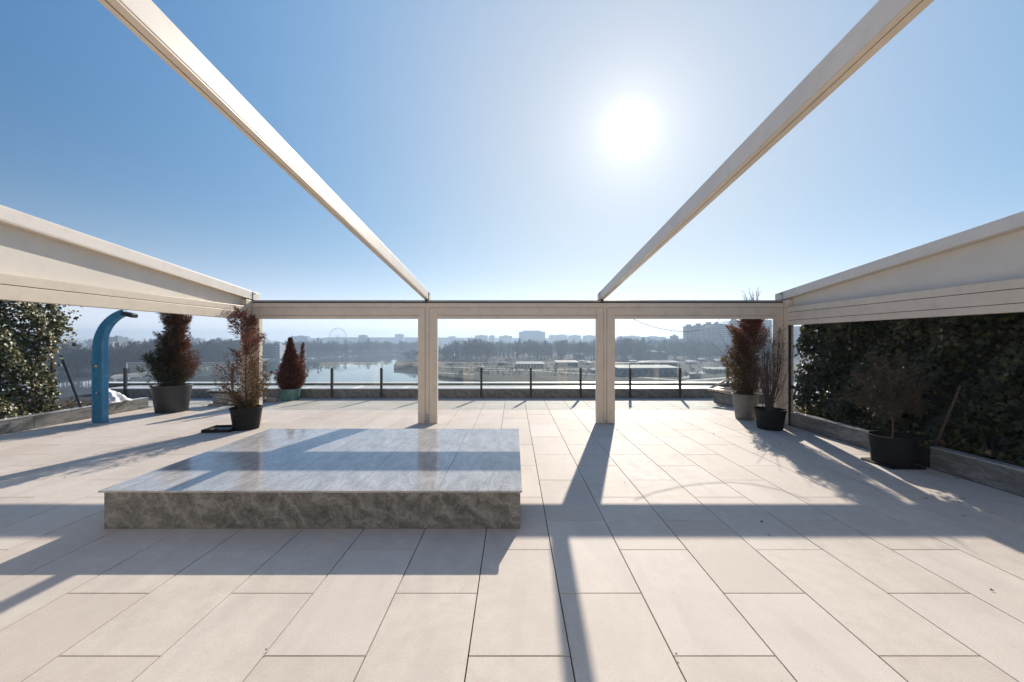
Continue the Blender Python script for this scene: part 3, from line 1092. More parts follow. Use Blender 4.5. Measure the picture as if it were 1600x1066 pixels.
# second leader to the right
o2r = np.random.RandomState(2)
n = 1500
tt = o2r.rand(n)
P = np.stack([.30 + .10 * tt + o2r.normal(0, .075, n) * (1.1 - tt), o2r.normal(0, .08, n) * (1.1 - tt), .75 + 1.0 * tt], 1)
D = nrm(np.array((.15, 0, 1.0))[None] + o2r.normal(0, .45, (n, 3))); X_ = nrm(np.cross(D, o2r.normal(0, 1, (n, 3)))); Z_ = np.cross(X_, D)
V, Fc, C = scatter(SPRIG, SPRIG_F, P, X_, D, Z_, o2r.uniform(.04, .085, n), col3(P, o2r, n))
np_mesh('side_leader', V, Fc, M_NEEDLE, o, C, kind='stuff')

# 4: tall grey pot behind the right corner post
o = pot('potted_conifer', (5.48, 9.55, 0), 0.29, 0.21, 0.60, M_POT_G, 'tall grey pot with a large olive and rust conifer just behind the right corner post', 'potted conifer')


def prof4(t, az):
    left = .5 + .5 * math.cos(az - math.pi)
    if t < .42: return (.43 - abs(t - .2) * .6) * (.75 + .5 * left)
    if t < .72: return .40 - abs(t - .6) * .4
    return max(.03, .36 - abs(t - .84) * 1.6)


def col4(P, r, n):
    f = np.clip(.35 + (P[:, 2] - 1.3) * .7 + P[:, 0] * .5, .1, .95)
    return palette(r, n, OLIVE, RUSTS, f)


conifer(o, .5, 2.15, prof4, 430, col4, 31, (0.04, 0.085), lean=(.18, 0), per=34, gaps=.7)
tw = MB()
for k in range(26):
    a = r3.uniform(0, 6.28); q = r3.uniform(.03, .30)
    p = Vector((.24, 0, 2.45)); e = Vector((.12 + math.cos(a) * q, math.sin(a) * q, r3.uniform(2.75, 3.13)))
    m_ = p.lerp(e, .5) + Vector((r3.uniform(-.05, .05), 0, .03))
    tw.tube([p, m_, e], [.006, .004, .0025], 4, cap=False)
    for qq in range(3):
        b_ = m_.lerp(e, r3.random()); tw.tube([b_, b_ + Vector((r3.uniform(-.10, .10), 0, r3.uniform(0, .10)))], [.003, .002], 3, cap=False)
for (dx, dz) in ((-.62, 2.05), (-.85, 1.85), (-.45, 2.35), (-.75, 1.55)):
    tw.tube([(0, 0, 1.1), (dx * .5, 0, 1.45), (dx, 0, dz)], [.009, .006, .003], 4)
tw.build('bare_twigs', M_BARK, o)

# 5: black pot in front of the right corner post, scraggly shrub
o = pot('potted_shrub', (5.38, 8.47, 0), 0.30, 0.235, 0.42, M_POT_K, 'black pot with a thin leafless shrub in front of the right corner post', 'potted shrub', rim=.04)
tw = MB(); LP = []
for k in range(80):
    a = r3.uniform(0, 6.28); q = r3.uniform(.03, .50)
    p0 = Vector((r3.uniform(-.06, .06), r3.uniform(-.06, .06), .36)); hz = r3.uniform(.6, 1.8)
    e = Vector((math.cos(a) * q, math.sin(a) * q, .36 + hz)); m_ = p0.lerp(e, .5) + Vector((math.cos(a) * .06, math.sin(a) * .06, 0))
    tw.tube([p0, m_, e], [.008, .005, .002], 4, cap=False)
    for qq in range(9):
        b_ = m_.lerp(e, r3.random()); e2 = b_ + Vector((r3.uniform(-.13, .13), r3.uniform(-.1, .1), r3.uniform(.02, .18)))
        tw.tube([b_, e2], [.003, .0015], 3, cap=False); LP.append(e2)
        if r3.random() < .5: LP.append(b_)
tw.build('branches', simple('brown_twig', (.075, .055, .045), .8), o)
P = np.array([tuple(p) for p in LP]); n = len(P)
D = nrm(nr.normal(0, 1, (n, 3))); X_ = nrm(np.cross(D, nr.normal(0, 1, (n, 3)))); Z_ = np.cross(X_, D)
V, Fc, C = scatter(SPRIG, SPRIG_F, P, X_, D, Z_, nr.uniform(.03, .06, n), palette(np.random.RandomState(3), n, OLIVE, RUSTS, np.full(n, .5)))
np_mesh('dry_leaves', V, Fc, M_NEEDLE, o, C, kind='stuff')
P = np.array([(.50, -.05, .72), (.53, -.05, .86), (.47, -.06, .66), (.55, -.02, .80), (.5, -.03, .9), (.52, -.06, .62)]); n = len(P)
Xv, Yv, Zv = leaf_frames(n, (0, -1, 0), .4)
V, Fc, C = scatter(LEAF, LEAF_F, P, Xv, Yv, Zv, np.full(n, .10), np.tile((.05, .03, .02), (n, 1)))
np_mesh('withered_leaves', V, Fc, M_LEAF, o, C)
MB().tube([(.1, 0, .4), (.35, -.03, .55), (.5, -.05, .9)], [.006, .004, .003], 4).build('leaf_stalk', M_BARK, o)

# 6: rusty shrub in the black pot in the gap of the right kerb
o = pot('potted_shrub', (5.66, 6.03, 0), 0.29, 0.24, 0.44, M_POT_K, 'black pot with a bushy small-leaved shrub standing in the gap of the right kerb', 'potted shrub')
MB().box(-.26, .26, -.26, .26, 0.0, .03).build('saucer', M_POT_K, o, bevel=.01)
tw = MB(); LP = []
for k in range(110):
    a = r3.uniform(0, 6.28); b = r3.uniform(-0.35, 1.35); R = r3.uniform(.25, .68)
    p0 = Vector((0, 0, .75)); c_ = Vector((0.02, 0, 1.05))
    e = c_ + Vector((math.cos(a) * math.cos(b) * R, math.sin(a) * math.cos(b) * R, math.sin(b) * R * 1.25 - .10))
    m_ = p0.lerp(e, .5)
    tw.tube([p0, m_, e], [.006, .004, .002], 4, cap=False)
    for qq in range(9):
        b_ = m_.lerp(e, r3.uniform(.1, 1)); e2 = b_ + Vector([r3.uniform(-.13, .13) for _ in range(3)])
        tw.tube([b_, e2], [.0025, .0012], 3, cap=False)
        for _ in range(5): LP.append(b_.lerp(e2, r3.random()) + Vector([r3.uniform(-.025, .025) for _ in range(3)]))
tw.tube([(0, 0, .38), (.01, 0, .6), (0, 0, .78)], [.014, .012, .01], 7)
tw.build('branches', M_BARK, o)
P = np.array([tuple(p) for p in LP]); n = len(P)
D = nrm(nr.normal(0, 1, (n, 3))); X_ = nrm(np.cross(D, nr.normal(0, 1, (n, 3)))); Z_ = np.cross(X_, D)
V, Fc, C = scatter(LEAF, LEAF_F, P, X_, D, Z_, nr.uniform(.018, .034, n),
                   palette(np.random.RandomState(8), n, [(.045, .032, .018), (.07, .048, .025)], [(.11, .065, .035), (.04, .042, .02)], np.full(n, .5)))
np_mesh('foliage', V, Fc, M_LEAF, o, C, kind='stuff')

# brace poles
for loc, a, b, lab in (((-10.2, 9.52, .2), (-.50, 0, 1.30), (0, 0, 0.0), 'slim dark steel brace leaning against the end of the left ivy hedge'),
                       ((6.44, 9.42, .2), (.34, 0, 1.18), (0, 0, 0), 'slim dark steel brace leaning at the far end of the right ivy hedge'),
                       ((6.38, 6.12, .2), (.12, -.25, 1.0), (0, 0, 0), 'grey wooden stake leaning in the right ivy hedge beyond the nearest kerb')):
    mb = MB().tube([b, a], .030 if 'steel' in lab else .02, 4)
    mb.build('brace_pole', M_BLACK if 'steel' in lab else M_BARK, None, loc=loc, label=lab, cat='pole')

# ------------------------------------------------------------------ blue solar shower
sh = empty('shower_column', (-9.35, 9.12, 0), label='tall curved blue outdoor shower column standing at the left planter kerb', cat='outdoor shower')
# centre line in X-Z, thickness t, depth d
cl = []
for k in range(15):
    cl.append((0.0, .0 + 1.74 * k / 14, .138, 0.075))
for k in range(1, 19):
    a = math.radians(74) * k / 18
    R = .78
    cl.append((R * (1 - math.cos(a)), 1.74 + R * math.sin(a), .138 - .060 * k / 18, .075 - .02 * k / 18))
mb = MB()
nring = 12
for i, (cx_, cz_, t, d) in enumerate(cl):
    j = min(i + 1, len(cl) - 1); i0 = max(i - 1, 0)
    tx, tz = cl[j][0] - cl[i0][0], cl[j][1] - cl[i0][1]
    L = math.hypot(tx, tz); nx, nz = tz / L, -tx / L
    sec = [(-1, -.55), (-.86, -.9), (-.6, -1), (.6, -1), (.86, -.9), (1, -.55), (1, .55), (.86, .9), (.6, 1), (-.6, 1), (-.86, .9), (-1, .55)]
    mb.v += [(cx_ + nx * t * u, d * v_, cz_ + nz * t * u) for u, v_ in sec]
for i in range(len(cl) - 1):
    for k in range(nring):
        mb.f.append((i * nring + k, i * nring + (k + 1) % nring, (i + 1) * nring + (k + 1) % nring, (i + 1) * nring + k))
mb.f.append(tuple(range(nring - 1, -1, -1))); mb.f.append(tuple((len(cl) - 1) * nring + k for k in range(nring)))
mb.m = [0] * len(mb.f)
mb.build('shower_body', M_BLUE, sh, bevel=.008, seg=2)
# raised spine on the left side of the face
mb = MB()
for (cx_, cz_, t, d) in cl[2:-3]:
    pass
MB().box(-.138 + .02, -.138 + .050, -.086, -.073, .03, 1.60).build('side_seam', simple('blue_trim', (.045, .25, .47), .3), sh, bevel=.004)
xe, ze = cl[-1][0], cl[-1][1]
MB().box(-.13, .13, -.08, .08, -.045, .045, Matrix.Translation((xe + .09, 0, ze - .05)) @ Matrix.Rotation(math.radians(14), 4, 'Y')).build('shower_head', M_BLACK, sh, bevel=.01)
kn = MB().tube([(.0, -.075, 1.28), (.0, -.105, 1.28)], .045, 16)
kn.build('mixer_plate', M_STEEL, sh, smooth=False)
MB().tube([(.0, -.105, 1.28), (.0, -.15, 1.28), (.06, -.16, 1.30)], [.022, .02, .012], 10).build('mixer_handle', M_STEEL, sh)
MB().tube([(.02, -.075, .70), (.02, -.11, .70), (.02, -.12, .66)], .014, 10).build('foot_tap', M_STEEL, sh)
MB().lathe([(0, .0), (.22, .0), (.22, .012), (.0, .012)], 24).build('base_plate', M_STEEL, sh)

# white crumpled cloth over the kerb behind the shower
n = 30
vs = []
for i in range(n):
    for j in range(n):
        u, v_ = i / (n - 1), j / (n - 1)
        ridge = math.sin(math.pi * v_) ** .6
        zz = .04 + .30 * (1 - u) ** .9 * ridge + .035 * math.sin(v_ * 15 + u * 4) * (1 - .3 * u) * ridge + .012 * math.sin(u * 21 + v_ * 9) * ridge
        vs.append((u * .52 - .26 + .03 * math.sin(v_ * 9), v_ * .55 - .27 - .12 * u, zz * (1 - max(0, u - .85) * 4)))
fs = [(i * n + j, (i + 1) * n + j, (i + 1) * n + j + 1, i * n + j + 1) for i in range(n - 1) for j in range(n - 1)]
cl_o = MB(); cl_o.add(vs, fs)
w_ = cl_o.build('crumpled_sheet', M_WHITE, None, smooth=True, loc=(-10.30, 10.45, .28),
                label='crumpled white sheet lying over the left kerb beside the blue shower', cat='sheet')
w_.modifiers.new('thick', 'SOLIDIFY').thickness = .006

# ------------------------------------------------------------------ odds and ends at the corners
st = empty('stone_offcuts', (-8.35, 11.7, 0), label='stack of grey granite offcuts behind the large charcoal pot', cat='stone stack')
zz = 0.0
for k in range(5):
    h_ = (.05, .24, .05, .03, .05)[k]
    w = (.70, .42, .60, .75, .80)[k]
    a = rnd.uniform(-.15, .15)
    MB().box(-w / 2, w / 2, -.25, .25, zz + .002, zz + h_, Matrix.Rotation(a, 4, 'Z')).build('slab', M_GRAN_TOP if k != 3 else M_BLACK, st, bevel=.004)
    zz += h_ + .004
for loc, sc, lab in (((-7.75, 12.1, 0), (.26, .14, .15), 'squared beige stone block lying between two conifer pots'),
                     ((-7.35, 12.25, 0), (.15, .12, .12), 'small rounded beige stone beside the squared block')):
    mb = MB(); mb.box(-sc[0], sc[0], -sc[1], sc[1], 0, sc[2])
    o = mb.build('loose_stone', simple('sandstone', (.34, .28, .21), .9, var=.2, bump=.5), None, bevel=.03, seg=2, loc=loc, rz=.2, label=lab, cat='stone')

# right planter box with the bent tube frames
bx_ = empty('planter_box', (6.1, 11.27, 0), label='angled grey granite planter box at the far right, bent tube frames lying on it', cat='planter')
poly = [(0.02, 0), (1.6, 0), (1.6, 1.05), (-.06, .95)]
MB().prism(poly, 0.0, .31).build('box_body', M_GRAN_D, bx_, bevel=.004)
poly2 = [(-.03, -.04), (1.64, -.04), (1.64, 1.09), (-.11, .98)]
MB().prism(poly2, .312, .336).build('dark_joint', M_DARKGAP, bx_)
MB().prism(poly2, .338, .366).build('coping', M_COPING, bx_, bevel=.004)
MB().box(-.17, .17, -.15, .15, 0, .30).build('granite_block', M_GRAN_TOP, None, bevel=.006, loc=(6.33, 10.85, 0),
                                              label='small upright grey granite block in front of the planter box', cat='stone block')


def frame(name, pts, loc, label):
    o = empty(name, loc, label=label, cat='tube frame')
    for a, b in zip(pts, pts[1:] + pts[:1]):
        MB().tube([a, b], .036, 8).build('tube', M_ALU, o, smooth=True)
    return o


frame('tube_frame', [(-.38, .65, .10), (.66, 1.0, .46), (1.5, .2, .46), (.18, -.15, .10)], (6.1, 11.27, .315),
      'bronze-coloured tube frame propped up on the far right planter box')
frame('tube_frame', [(-.30, .70, .038), (.2, -.10, .038), (1.35, .3, .038), (.9, 1.1, .038)], (6.1, 11.27, .366),
      'bronze-coloured tube frame lying flat under the propped one on the planter box')
MB().tube([(.05, .30, .06), (.75, .75, .25)], .03, 8).build('loose_tube', M_ALU, None, loc=(6.1, 11.27, .385), smooth=True,
                                                              label='short bronze-coloured tube lying inside the propped frame', cat='tube')
# dead leaves on the tiles
dead = [(0.932 + .02, 2.36, .008), (-1.47, 2.40, .008), (-1.45, 2.37, .008), (0.95, 2.33, .008), (-0.25, 4.2, .008), (1.53, 4.75, .008)]
for k in range(85):
    if k < 55:
        x_, y_ = rnd.uniform(4.4, 5.95), rnd.uniform(3.6, 8.6)
    else:
        x_, y_ = rnd.uniform(-9.9, 5.8), rnd.uniform(2.4, 12.5)
    if -4.1 < x_ < .2 and 3.8 < y_ < 6.8:
        continue
    dead.append((x_, y_, .006))
n = len(dead)
N = nrm(np.array((0, 0, 1.0))[None] + nr.normal(0, .3, (n, 3))); d = nr.normal(0, 1, (n, 3))
Y_ = nrm(d - N * (d * N).sum(1, keepdims=True)); X_ = np.cross(Y_, N)
sz_ = nr.uniform(.010, .030, n); sz_[:6] = .012
V, Fc, C = scatter(LEAF, LEAF_F, np.array(dead), X_, Y_, N, sz_, palette(np.random.RandomState(1), n, [(.10, .06, .03)], [(.05, .03, .02)], np.full(n, .5)))
np_mesh('fallen_leaves', V, Fc, M_LEAF, None, C, kind='stuff', label='small dead brown leaves scattered over the beige tiles', cat='leaves')

# ------------------------------------------------------------------ landscape
ZW = -24.6           # water level
ZL = -23.2           # land level


def gp(px, py, z):
    """ground point seen in the photograph, for surveying the landscape"""
    Y = F * (H - z) / (py - PY)
    return ((px - PX) / F * Y, Y)


MB().box(-9000, 9000, -2000, 12000, -33, -31).build('ground', M_LAND, kind='structure')
MB().add([(-2500, -500, ZW), (2500, -500, ZW), (2500, 4000, ZW), (-2500, 4000, ZW)], [(0, 1, 2, 3)]).build('river', M_WATER, kind='structure')


def land(name, outline, z, matt=M_LAND, bank=1.6):
    """land sheet with a sloping bank down to below the water"""
    mb = MB()
    n_ = len(outline)
    c = Vector((sum(p[0] for p in outline) / n_, sum(p[1] for p in outline) / n_))
    top = [(p[0], p[1], z) for p in outline]
    low = [(p[0], p[1], -31.5) for p in outline]
    mb.add(top + low, [tuple(range(n_))] + [(i, n_ + i, n_ + (i + 1) % n_, (i + 1) % n_) for i in range(n_)])
    return mb.build(name, matt, kind='structure')


shore_px = [(-500, 618), (-150, 606), (0, 600), (100, 595), (172, 589.5), (236, 583.5), (302, 575.5), (346, 567.5), (420, 561.5), (480, 558),
            (560, 554), (625, 551.5), (680, 549.2), (760, 548), (900, 547), (1040, 546)]
shore = [gp(a, b, ZW) for a, b in shore_px]
far_land = shore + [(2600, shore[-1][1]), (2600, 9000), (-8500, 9000), (-8500, shore[0][1])]
land('far_bank', far_land, ZL)
pen_px = [(615.5, 575.5), (660, 578.5), (683, 590), (740, 597.5), (800, 603), (900, 607), (1000, 610), (1100, 606), (1165, 598), (1260, 590), (1400, 586)]
pen_front = [gp(a, b, ZW) for a, b in pen_px]
pen_back_px = [(1700, 552), (1200, 549.5), (1000, 550.0), (900, 551.0), (800, 552.5), (720, 555), (660, 560), (618, 567)]
pen_back = [gp(a, b, ZW) for a, b in pen_back_px]
land('peninsula', pen_front + [(900, 330)] + pen_back, ZL + .3)
# pale shoreline path and stone edging on the far bank
sp = MB()
inner = [(a[0] + 0, a[1] + 2.2 + a[1] * .004) for a in shore]
for i in range(len(shore) - 1):
    if 3 < i < 12:
        a, b = shore[i], shore[i + 1]; c_, d_ = inner[i], inner[i + 1]
        sp.add([(a[0], a[1] - .2, ZW + .02), (b[0], b[1] - .2, ZW + .02), (d_[0], d_[1], ZL + .12), (c_[0], c_[1], ZL + .12)], [(0, 1, 2, 3)])
sp.build('shore_path', M_PATH, kind='structure')
pw = MB()
wallp = [gp(a, b, ZW) for a, b in [(615.5, 575.8), (640, 577.6), (661, 578.8)]]
for (a, b) in zip(wallp[:-1], wallp[1:]):
    pw.add([(a[0], a[1] - .5, ZW - 1), (b[0], b[1] - .5, ZW - 1), (b[0], b[1] + .5, ZW - 1), (a[0], a[1] + .5, ZW - 1),
            (a[0], a[1] - .5, ZL + 2.6), (b[0], b[1] - .5, ZL + 2.6), (b[0], b[1] + .5, ZL + 2.6), (a[0], a[1] + .5, ZL + 2.6)],
           [(0, 3, 2, 1), (4, 5, 6, 7), (0, 1, 5, 4), (1, 2, 6, 5), (2, 3, 7, 6), (3, 0, 4, 7)])
pw.build('quay_wall', M_BANK, None, label='dark concrete quay wall at the tip of the wooded peninsula', cat='quay wall')
# paths and bare ground on the peninsula
for k, pts in enumerate(([(690, 574), (790, 577), (900, 584), (980, 588)], [(680, 583), (740, 586)], [(745, 580), (830, 579), (960, 576)],
                         [(1068, 592), (1110, 579), (1160, 574)], [(1000, 590), (1068, 596), (1150, 590)])):
    mb = MB(); g = [Vector((*gp(a, b, ZL), ZL + .33)) for a, b in pts]
    for a, b in zip(g[:-1], g[1:]):
        t = (b - a).normalized(); w = Vector((-t.y, t.x, 0)) * (2.2 if k < 3 else 2.8)
        mb.add([a - w, b - w, b + w, a + w], [(0, 1, 2, 3)])
    mb.build('path', M_PATH, kind='structure')

# ---- bare trees
def tree_template(seed, kind='round', nl=15, h=1.0):
    """unit-height bare tree: returns trunk and crown arrays of triangles"""
    r = np.random.RandomState(seed)
    T, Cn = [], []

    def strip(lst, a, b, wa, wb):
        a, b = np.array(a, float), np.array(b, float)
        d = b - a; s = np.cross(d, r.normal(0, 1, 3)); s /= max(np.linalg.norm(s), 1e-9)
        s2 = np.cross(d / max(np.linalg.norm(d), 1e-9), s)
        for q in (s, s2):
            lst.append((a - q * wa, a + q * wa, b + q * wb)); lst.append((a - q * wa, b + q * wb, b - q * wb))

    def tri(lst, a, b, wa):
        a, b = np.array(a, float), np.array(b, float)
        d = b - a; s = np.cross(d, r.normal(0, 1, 3)); s /= max(np.linalg.norm(s), 1e-9)
        lst.append((a - s * wa, a + s * wa, b))
    top = np.array((r.normal(0, .03), r.normal(0, .03), .9))
    strip(T, (0, 0, 0), top * .5, .014, .010); strip(T, top * .5, top, .010, .003)
    for k in range(nl):
        t = r.uniform(.18, .85) if kind == 'round' else r.uniform(.08, .9)
        p = top * t; az = r.rand() * 6.283
        if kind == 'round':
            L = .34 * math.sin(math.pi * min(1, t * .95 + .12)) + .06; el = r.uniform(.5, 1.1)
        else:
            L = .17 * (1 - .5 * t) + .03; el = r.uniform(1.15, 1.4)
        d = np.array((math.cos(az) * math.cos(el), math.sin(az) * math.cos(el), math.sin(el)))
        e = p + d * L
        strip(Cn, p, e, .006, .003)
        for q in range(9):
            b = p + d * L * r.uniform(.2, 1); dd = nrm(d + r.normal(0, .55, 3)); e2 = b + dd * L * r.uniform(.3, .6)
            tri(Cn, b, e2, .0075)
            for w in range(3):
                b2 = b + (e2 - b) * r.rand(); tri(Cn, b2, b2 + nrm(dd + r.normal(0, .7, 3)) * L * .35, .0065)
    return np.array(T), np.array(Cn)


TT = [tree_template(40 + k, 'round') for k in range(5)] + [tree_template(60 + k, 'poplar', 20) for k in range(3)]


def tri_mesh(name, tris, mat, parent=None, **kw):
    n_ = len(tris)
    return np_mesh(name, tris.reshape(-1, 3), np.arange(n_ * 3).reshape(n_, 3), mat, parent, **kw)


def wood(name, pts, hts, label, kinds=(0, 1, 2, 3, 4, 5, 6, 7), seed=1):
    r = np.random.RandomState(seed)
    out = []
    for (x_, y_, z_), h_ in zip(pts, hts):
        T_, C_ = TT[kinds[r.randint(len(kinds))]]
        A = np.concatenate([T_, C_]) if y_ < 1100 else np.concatenate([T_, C_[::2]])
        a = r.rand() * 6.28; R = np.array([(math.cos(a), -math.sin(a), 0), (math.sin(a), math.cos(a), 0), (0, 0, 1)])
        s = np.array((h_ * r.uniform(.85, 1.25), h_ * r.uniform(.85, 1.25), h_))
        out.append((A @ R.T) * s + np.array((x_, y_, z_)))
    tr_ = np.concatenate(out)
    return tri_mesh(name, tr_, M_TREE, None, label=label, cat='trees', kind='stuff')


def clumps(P_, lo, hi, r):
    """heights that rise and fall along the wood"""
    out = []
    for p in P_:
        a = math.atan2(p[0], p[1]) * 60
        f = .48 + .12 * math.sin(a * .83) + .11 * math.sin(a * 2.71 + 1) + .10 * math.sin(a * 5.3 + 2) * math.sin(a * .37)
        out.append(lo + (hi - lo) * min(1, max(0, f + r.normal(0, .22))))
    return out


def along(poly, n_, back, r):
    P_ = []
    seg = [math.dist(a, b) for a, b in zip(poly[:-1], poly[1:])]
    cum = np.cumsum([0] + seg)
    for _ in range(n_):
        s = r.rand() * cum[-1]; i = min(np.searchsorted(cum, s) - 1, len(seg) - 1); i = max(i, 0)
        t = (s - cum[i]) / seg[i]; a, b = poly[i], poly[i + 1]
        bk = back[0] + (back[1] - back[0]) * r.rand() ** 1.3
        P_.append((a[0] + (b[0] - a[0]) * t - bk * .25, a[1] + (b[1] - a[1]) * t + bk, ZL))
    return P_


rs = np.random.RandomState(77)
P_ = along(shore[2:9], 620, (4, 120), rs)
wood('riverside_wood', P_, clumps(P_, 13, 29, rs), 'bare brown winter wood along the near left bank of the river', seed=2)
P_ = along(shore[7:13], 480, (8, 160), rs)
wood('riverside_wood', P_, clumps(P_, 13, 28, rs), 'hazy bare wood on the far bank across the open water', seed=3)
# peninsula wood
P_ = []
while len(P_) < 760:
    px_, py_ = rs.uniform(690, 1300), rs.uniform(551, 564)
    if px_ < 760 and py_ < 557: continue
    P_.append((*gp(px_, py_, ZL), ZL + .3))
wood('peninsula_wood', P_, clumps(P_, 12, 32, rs), 'dense bare grey wood on the peninsula behind the flat-roofed pavilions', seed=4)
P_ = []
while len(P_) < 700:
    px_, py_ = rs.uniform(-60, 1500), rs.uniform(543.5, 549.5)
    if 500 < px_ < 700 and py_ > 547: continue
    P_.append((*gp(px_, py_, ZL), ZL))
wood('distant_wood', P_, clumps(P_, 14, 34, rs), 'faint blue line of distant woods below the skyline', seed=5)
# scrub on the peninsula and the near left
P_ = []
while len(P_) < 420:
    px_, py_ = rs.uniform(640, 1200), rs.uniform(564, 592)
    if rs.rand() < .5 and py_ > 575: continue
    if 800 < px_ < 912 and 566 < py_ < 578: continue
    if 960 < px_ < 1070 and 568 < py_ < 590: continue
    P_.append((*gp(px_, py_, ZL), ZL + .3))
wood('scrub', P_, rs.uniform(1.5, 5.5, len(P_)), 'low leafless scrub dotted over the brown open ground of the peninsula', seed=6)

# trees one can tell apart
def single_tree(px_, py_, h_, k, label, group, z=ZL):
    x_, y_ = gp(px_, py_, z)
    o = empty('bare_tree', (x_, y_, z), rnd.uniform(0, 6.28), label=label, cat='tree', group=group)
    T_, C_ = TT[k]
    key = k
    if key not in single_tree.cache:
        a = tri_mesh('trunk', T_, M_TREE, o); b = tri_mesh('crown', C_, M_TREE, o)
        single_tree.cache[key] = (a.data, b.data)
    else:
        for nm, md in zip(('trunk', 'crown'), single_tree.cache[key]):
            q = bpy.data.objects.new(nm, md); COL.objects.link(q); q.parent = o
    h_ *= 1.08; o.scale = (h_ * 1.05, h_ * 1.05, h_)
    return o


single_tree.cache = {}
ORD = ['leftmost', 'second', 'third', 'fourth', 'fifth', 'sixth', 'seventh', 'eighth', 'ninth', 'tenth', 'eleventh', 'twelfth', 'thirteenth']


def place(i):
    return ORD[i] if i == 0 else ORD[i] + ' from the left'


cnt = [0]


def nth():
    cnt[0] += 1
    return place(cnt[0] - 1)


cnt[0] = 0
for (a, b, h_, k) in ((436, 557.5, 24, 5), (447, 557, 27, 6), (497, 554.5, 31, 5), (501, 554.5, 29, 7), (513, 554, 26, 6), (521, 554, 24, 5), (538, 553, 25, 7), (540, 552.6, 30, 6),
                      (562, 552, 27, 5), (575, 551.5, 34, 6), (577, 551.3, 30, 7), (588, 551, 24, 5), (605, 550.5, 22, 6)):
    single_tree(a, b, h_, k, f'tall bare poplar on the far river bank mirrored in the water, {nth()}', 'poplars on the far bank')
cnt[0] = 0
for (a, b, h_, k) in ((636, 566, 13, 0), (648, 566, 16, 1), (687, 563, 18, 5), (696, 562, 17, 2), (700, 562, 18, 7), (704, 562, 16, 5), (722, 563, 16, 3), (728, 563, 17, 0),
                      (738, 563, 17, 5), (750, 562, 18, 6), (770, 562, 14, 4)):
    single_tree(a, b, h_, k, f'dark bare tree on the near end of the peninsula, {nth()}', 'bare trees on the peninsula tip')
cnt[0] = 0
for (a, b, h_, k) in ((835, 560, 22, 5), (838, 560, 25, 6), (878, 560, 22, 7), (880, 560, 24, 5), (909, 560, 23, 6), (912, 560, 22, 7), (985, 558, 20, 5), (1040, 558, 18, 6)):
    single_tree(a, b, h_, k, f'tall dark poplar rising above the peninsula wood, {nth()}', 'poplars over the peninsula wood')
cnt[0] = 0
for (a, b, h_, k) in ((118, 585, 20, 0), (150, 583, 17, 1), (205, 580, 22, 5), (218, 579, 23, 6), (231, 577, 20, 7), (245, 575, 19, 5), (300, 570, 17, 2), (312, 568, 18, 3), (335, 566, 18, 4)):
    single_tree(a, b, h_, k, f'bare tree at the front of the wood on the left bank, {nth()}', 'bare trees on the left bank')

# ---- buildings
BW = simple('far_slab_edge', (0.42, 0.41, 0.39), 0.9, var=0.1, scale=0.05)


def block(px0, px1, ptop, Y, depth, mat, label, group=None, floors=None, name='apartment_block', roof=True, z0=ZL):
    """far building: wall body, recessed window bands between floor slabs, roof hut"""
    x0, x1 = (px0 - PX) / F * Y, (px1 - PX) / F * Y
    zt = H + (PY - ptop) / F * Y
    o = empty(name, ((x0 + x1) / 2, Y, z0), label=label, cat='building', group=group)
    w = (x1 - x0) / 2; hh = zt - z0
    MB().box(-w, w, 0, depth, 0, hh).build('wall', mat, o)
    nf = floors or max(2, int(hh / 3.2)); win = MB()
    for k in range(nf):
        za = hh * (k + .35) / nf; zb = hh * (k + .78) / nf
        nc = max(2, int(2 * w / 5))
        for q in range(nc):
            xa = -w + 2 * w * (q + .2) / nc; xb = -w + 2 * w * (q + .8) / nc
            win.box(xa, xb, -.12, .1, za, zb)
            win.box(-w - .12, -w + .1, depth * (q + .2) / nc, depth * (q + .8) / nc, za, zb)
    win.build('windows', M_FARWIN, o, kind='stuff')
    if roof:
        MB().box(-w * .3, w * .35, depth * .3, depth * .7, hh, hh + 2.6).build('roof_hut', mat, o)
    return o


skyl = [(455, 480, 525.5, 1500), (560, 572, 524, 1500), (617, 630, 522.5, 1900), (700, 712, 526, 1900), (742, 762, 524.2, 1700), (764, 773, 524.6, 1700), (780, 800, 525, 1750), (858, 868, 524, 1700),
        (868, 887, 523.5, 1650), (889, 908, 524.2, 1600), (912, 930, 524.5, 1600), (932, 945, 525, 1600), (966, 976, 526, 1500), (977, 1000, 525.5, 1400),
        (1003, 1040, 526.5, 1300), (300, 312, 529, 1200), (168, 184, 526.5, 800), (30, 60, 527, 1000), (1330, 1370, 520, 900), (1420, 1480, 518, 1000), (-100, -40, 524, 1000)]
def bay_of(px):
    return ('beyond the left side bay', 'in the left front bay', 'in the middle bay', 'in the right bay', 'behind the right ivy hedge')[
        (px > 395) + (px > 668) + (px > 946) + (px > 1230)]


skyl.sort()
seen = {}
for i, (a, b, t, Y) in enumerate(skyl):
    bay = bay_of((a + b) / 2); q = seen.get(bay, 0); seen[bay] = q + 1
    block(a, b, t, Y, 22, M_FARG if i % 3 else M_FARW, f'pale flat-roofed block on the hazy skyline {bay}, {place(q)}', 'blocks along the far skyline')
block(811, 852, 518.5, 1500, 40, M_FARG, 'largest pale block on the skyline, in the middle bay above the peninsula wood')
block(817, 845, 516.6, 1515, 30, M_FARG, 'stepped top storeys behind the largest skyline block', name='roof_storeys', roof=False)
block(328, 346, 530.5, 620, 16, M_FARW, 'white apartment block above the left wood, between two potted conifers')
block(349, 358, 532, 640, 16, M_FARG, 'grey apartment block beside the white one above the left wood')
block(408, 414, 531, 640, 14, M_FARW, 'narrow white block right of the left corner post')
block(428, 437, 539, 560, 14, M_FARW, 'small white villa among bare trees left of the red cone-shaped conifer')
block(166, 175, 537, 520, 12, M_FARW, 'small pale house behind the blue shower column')
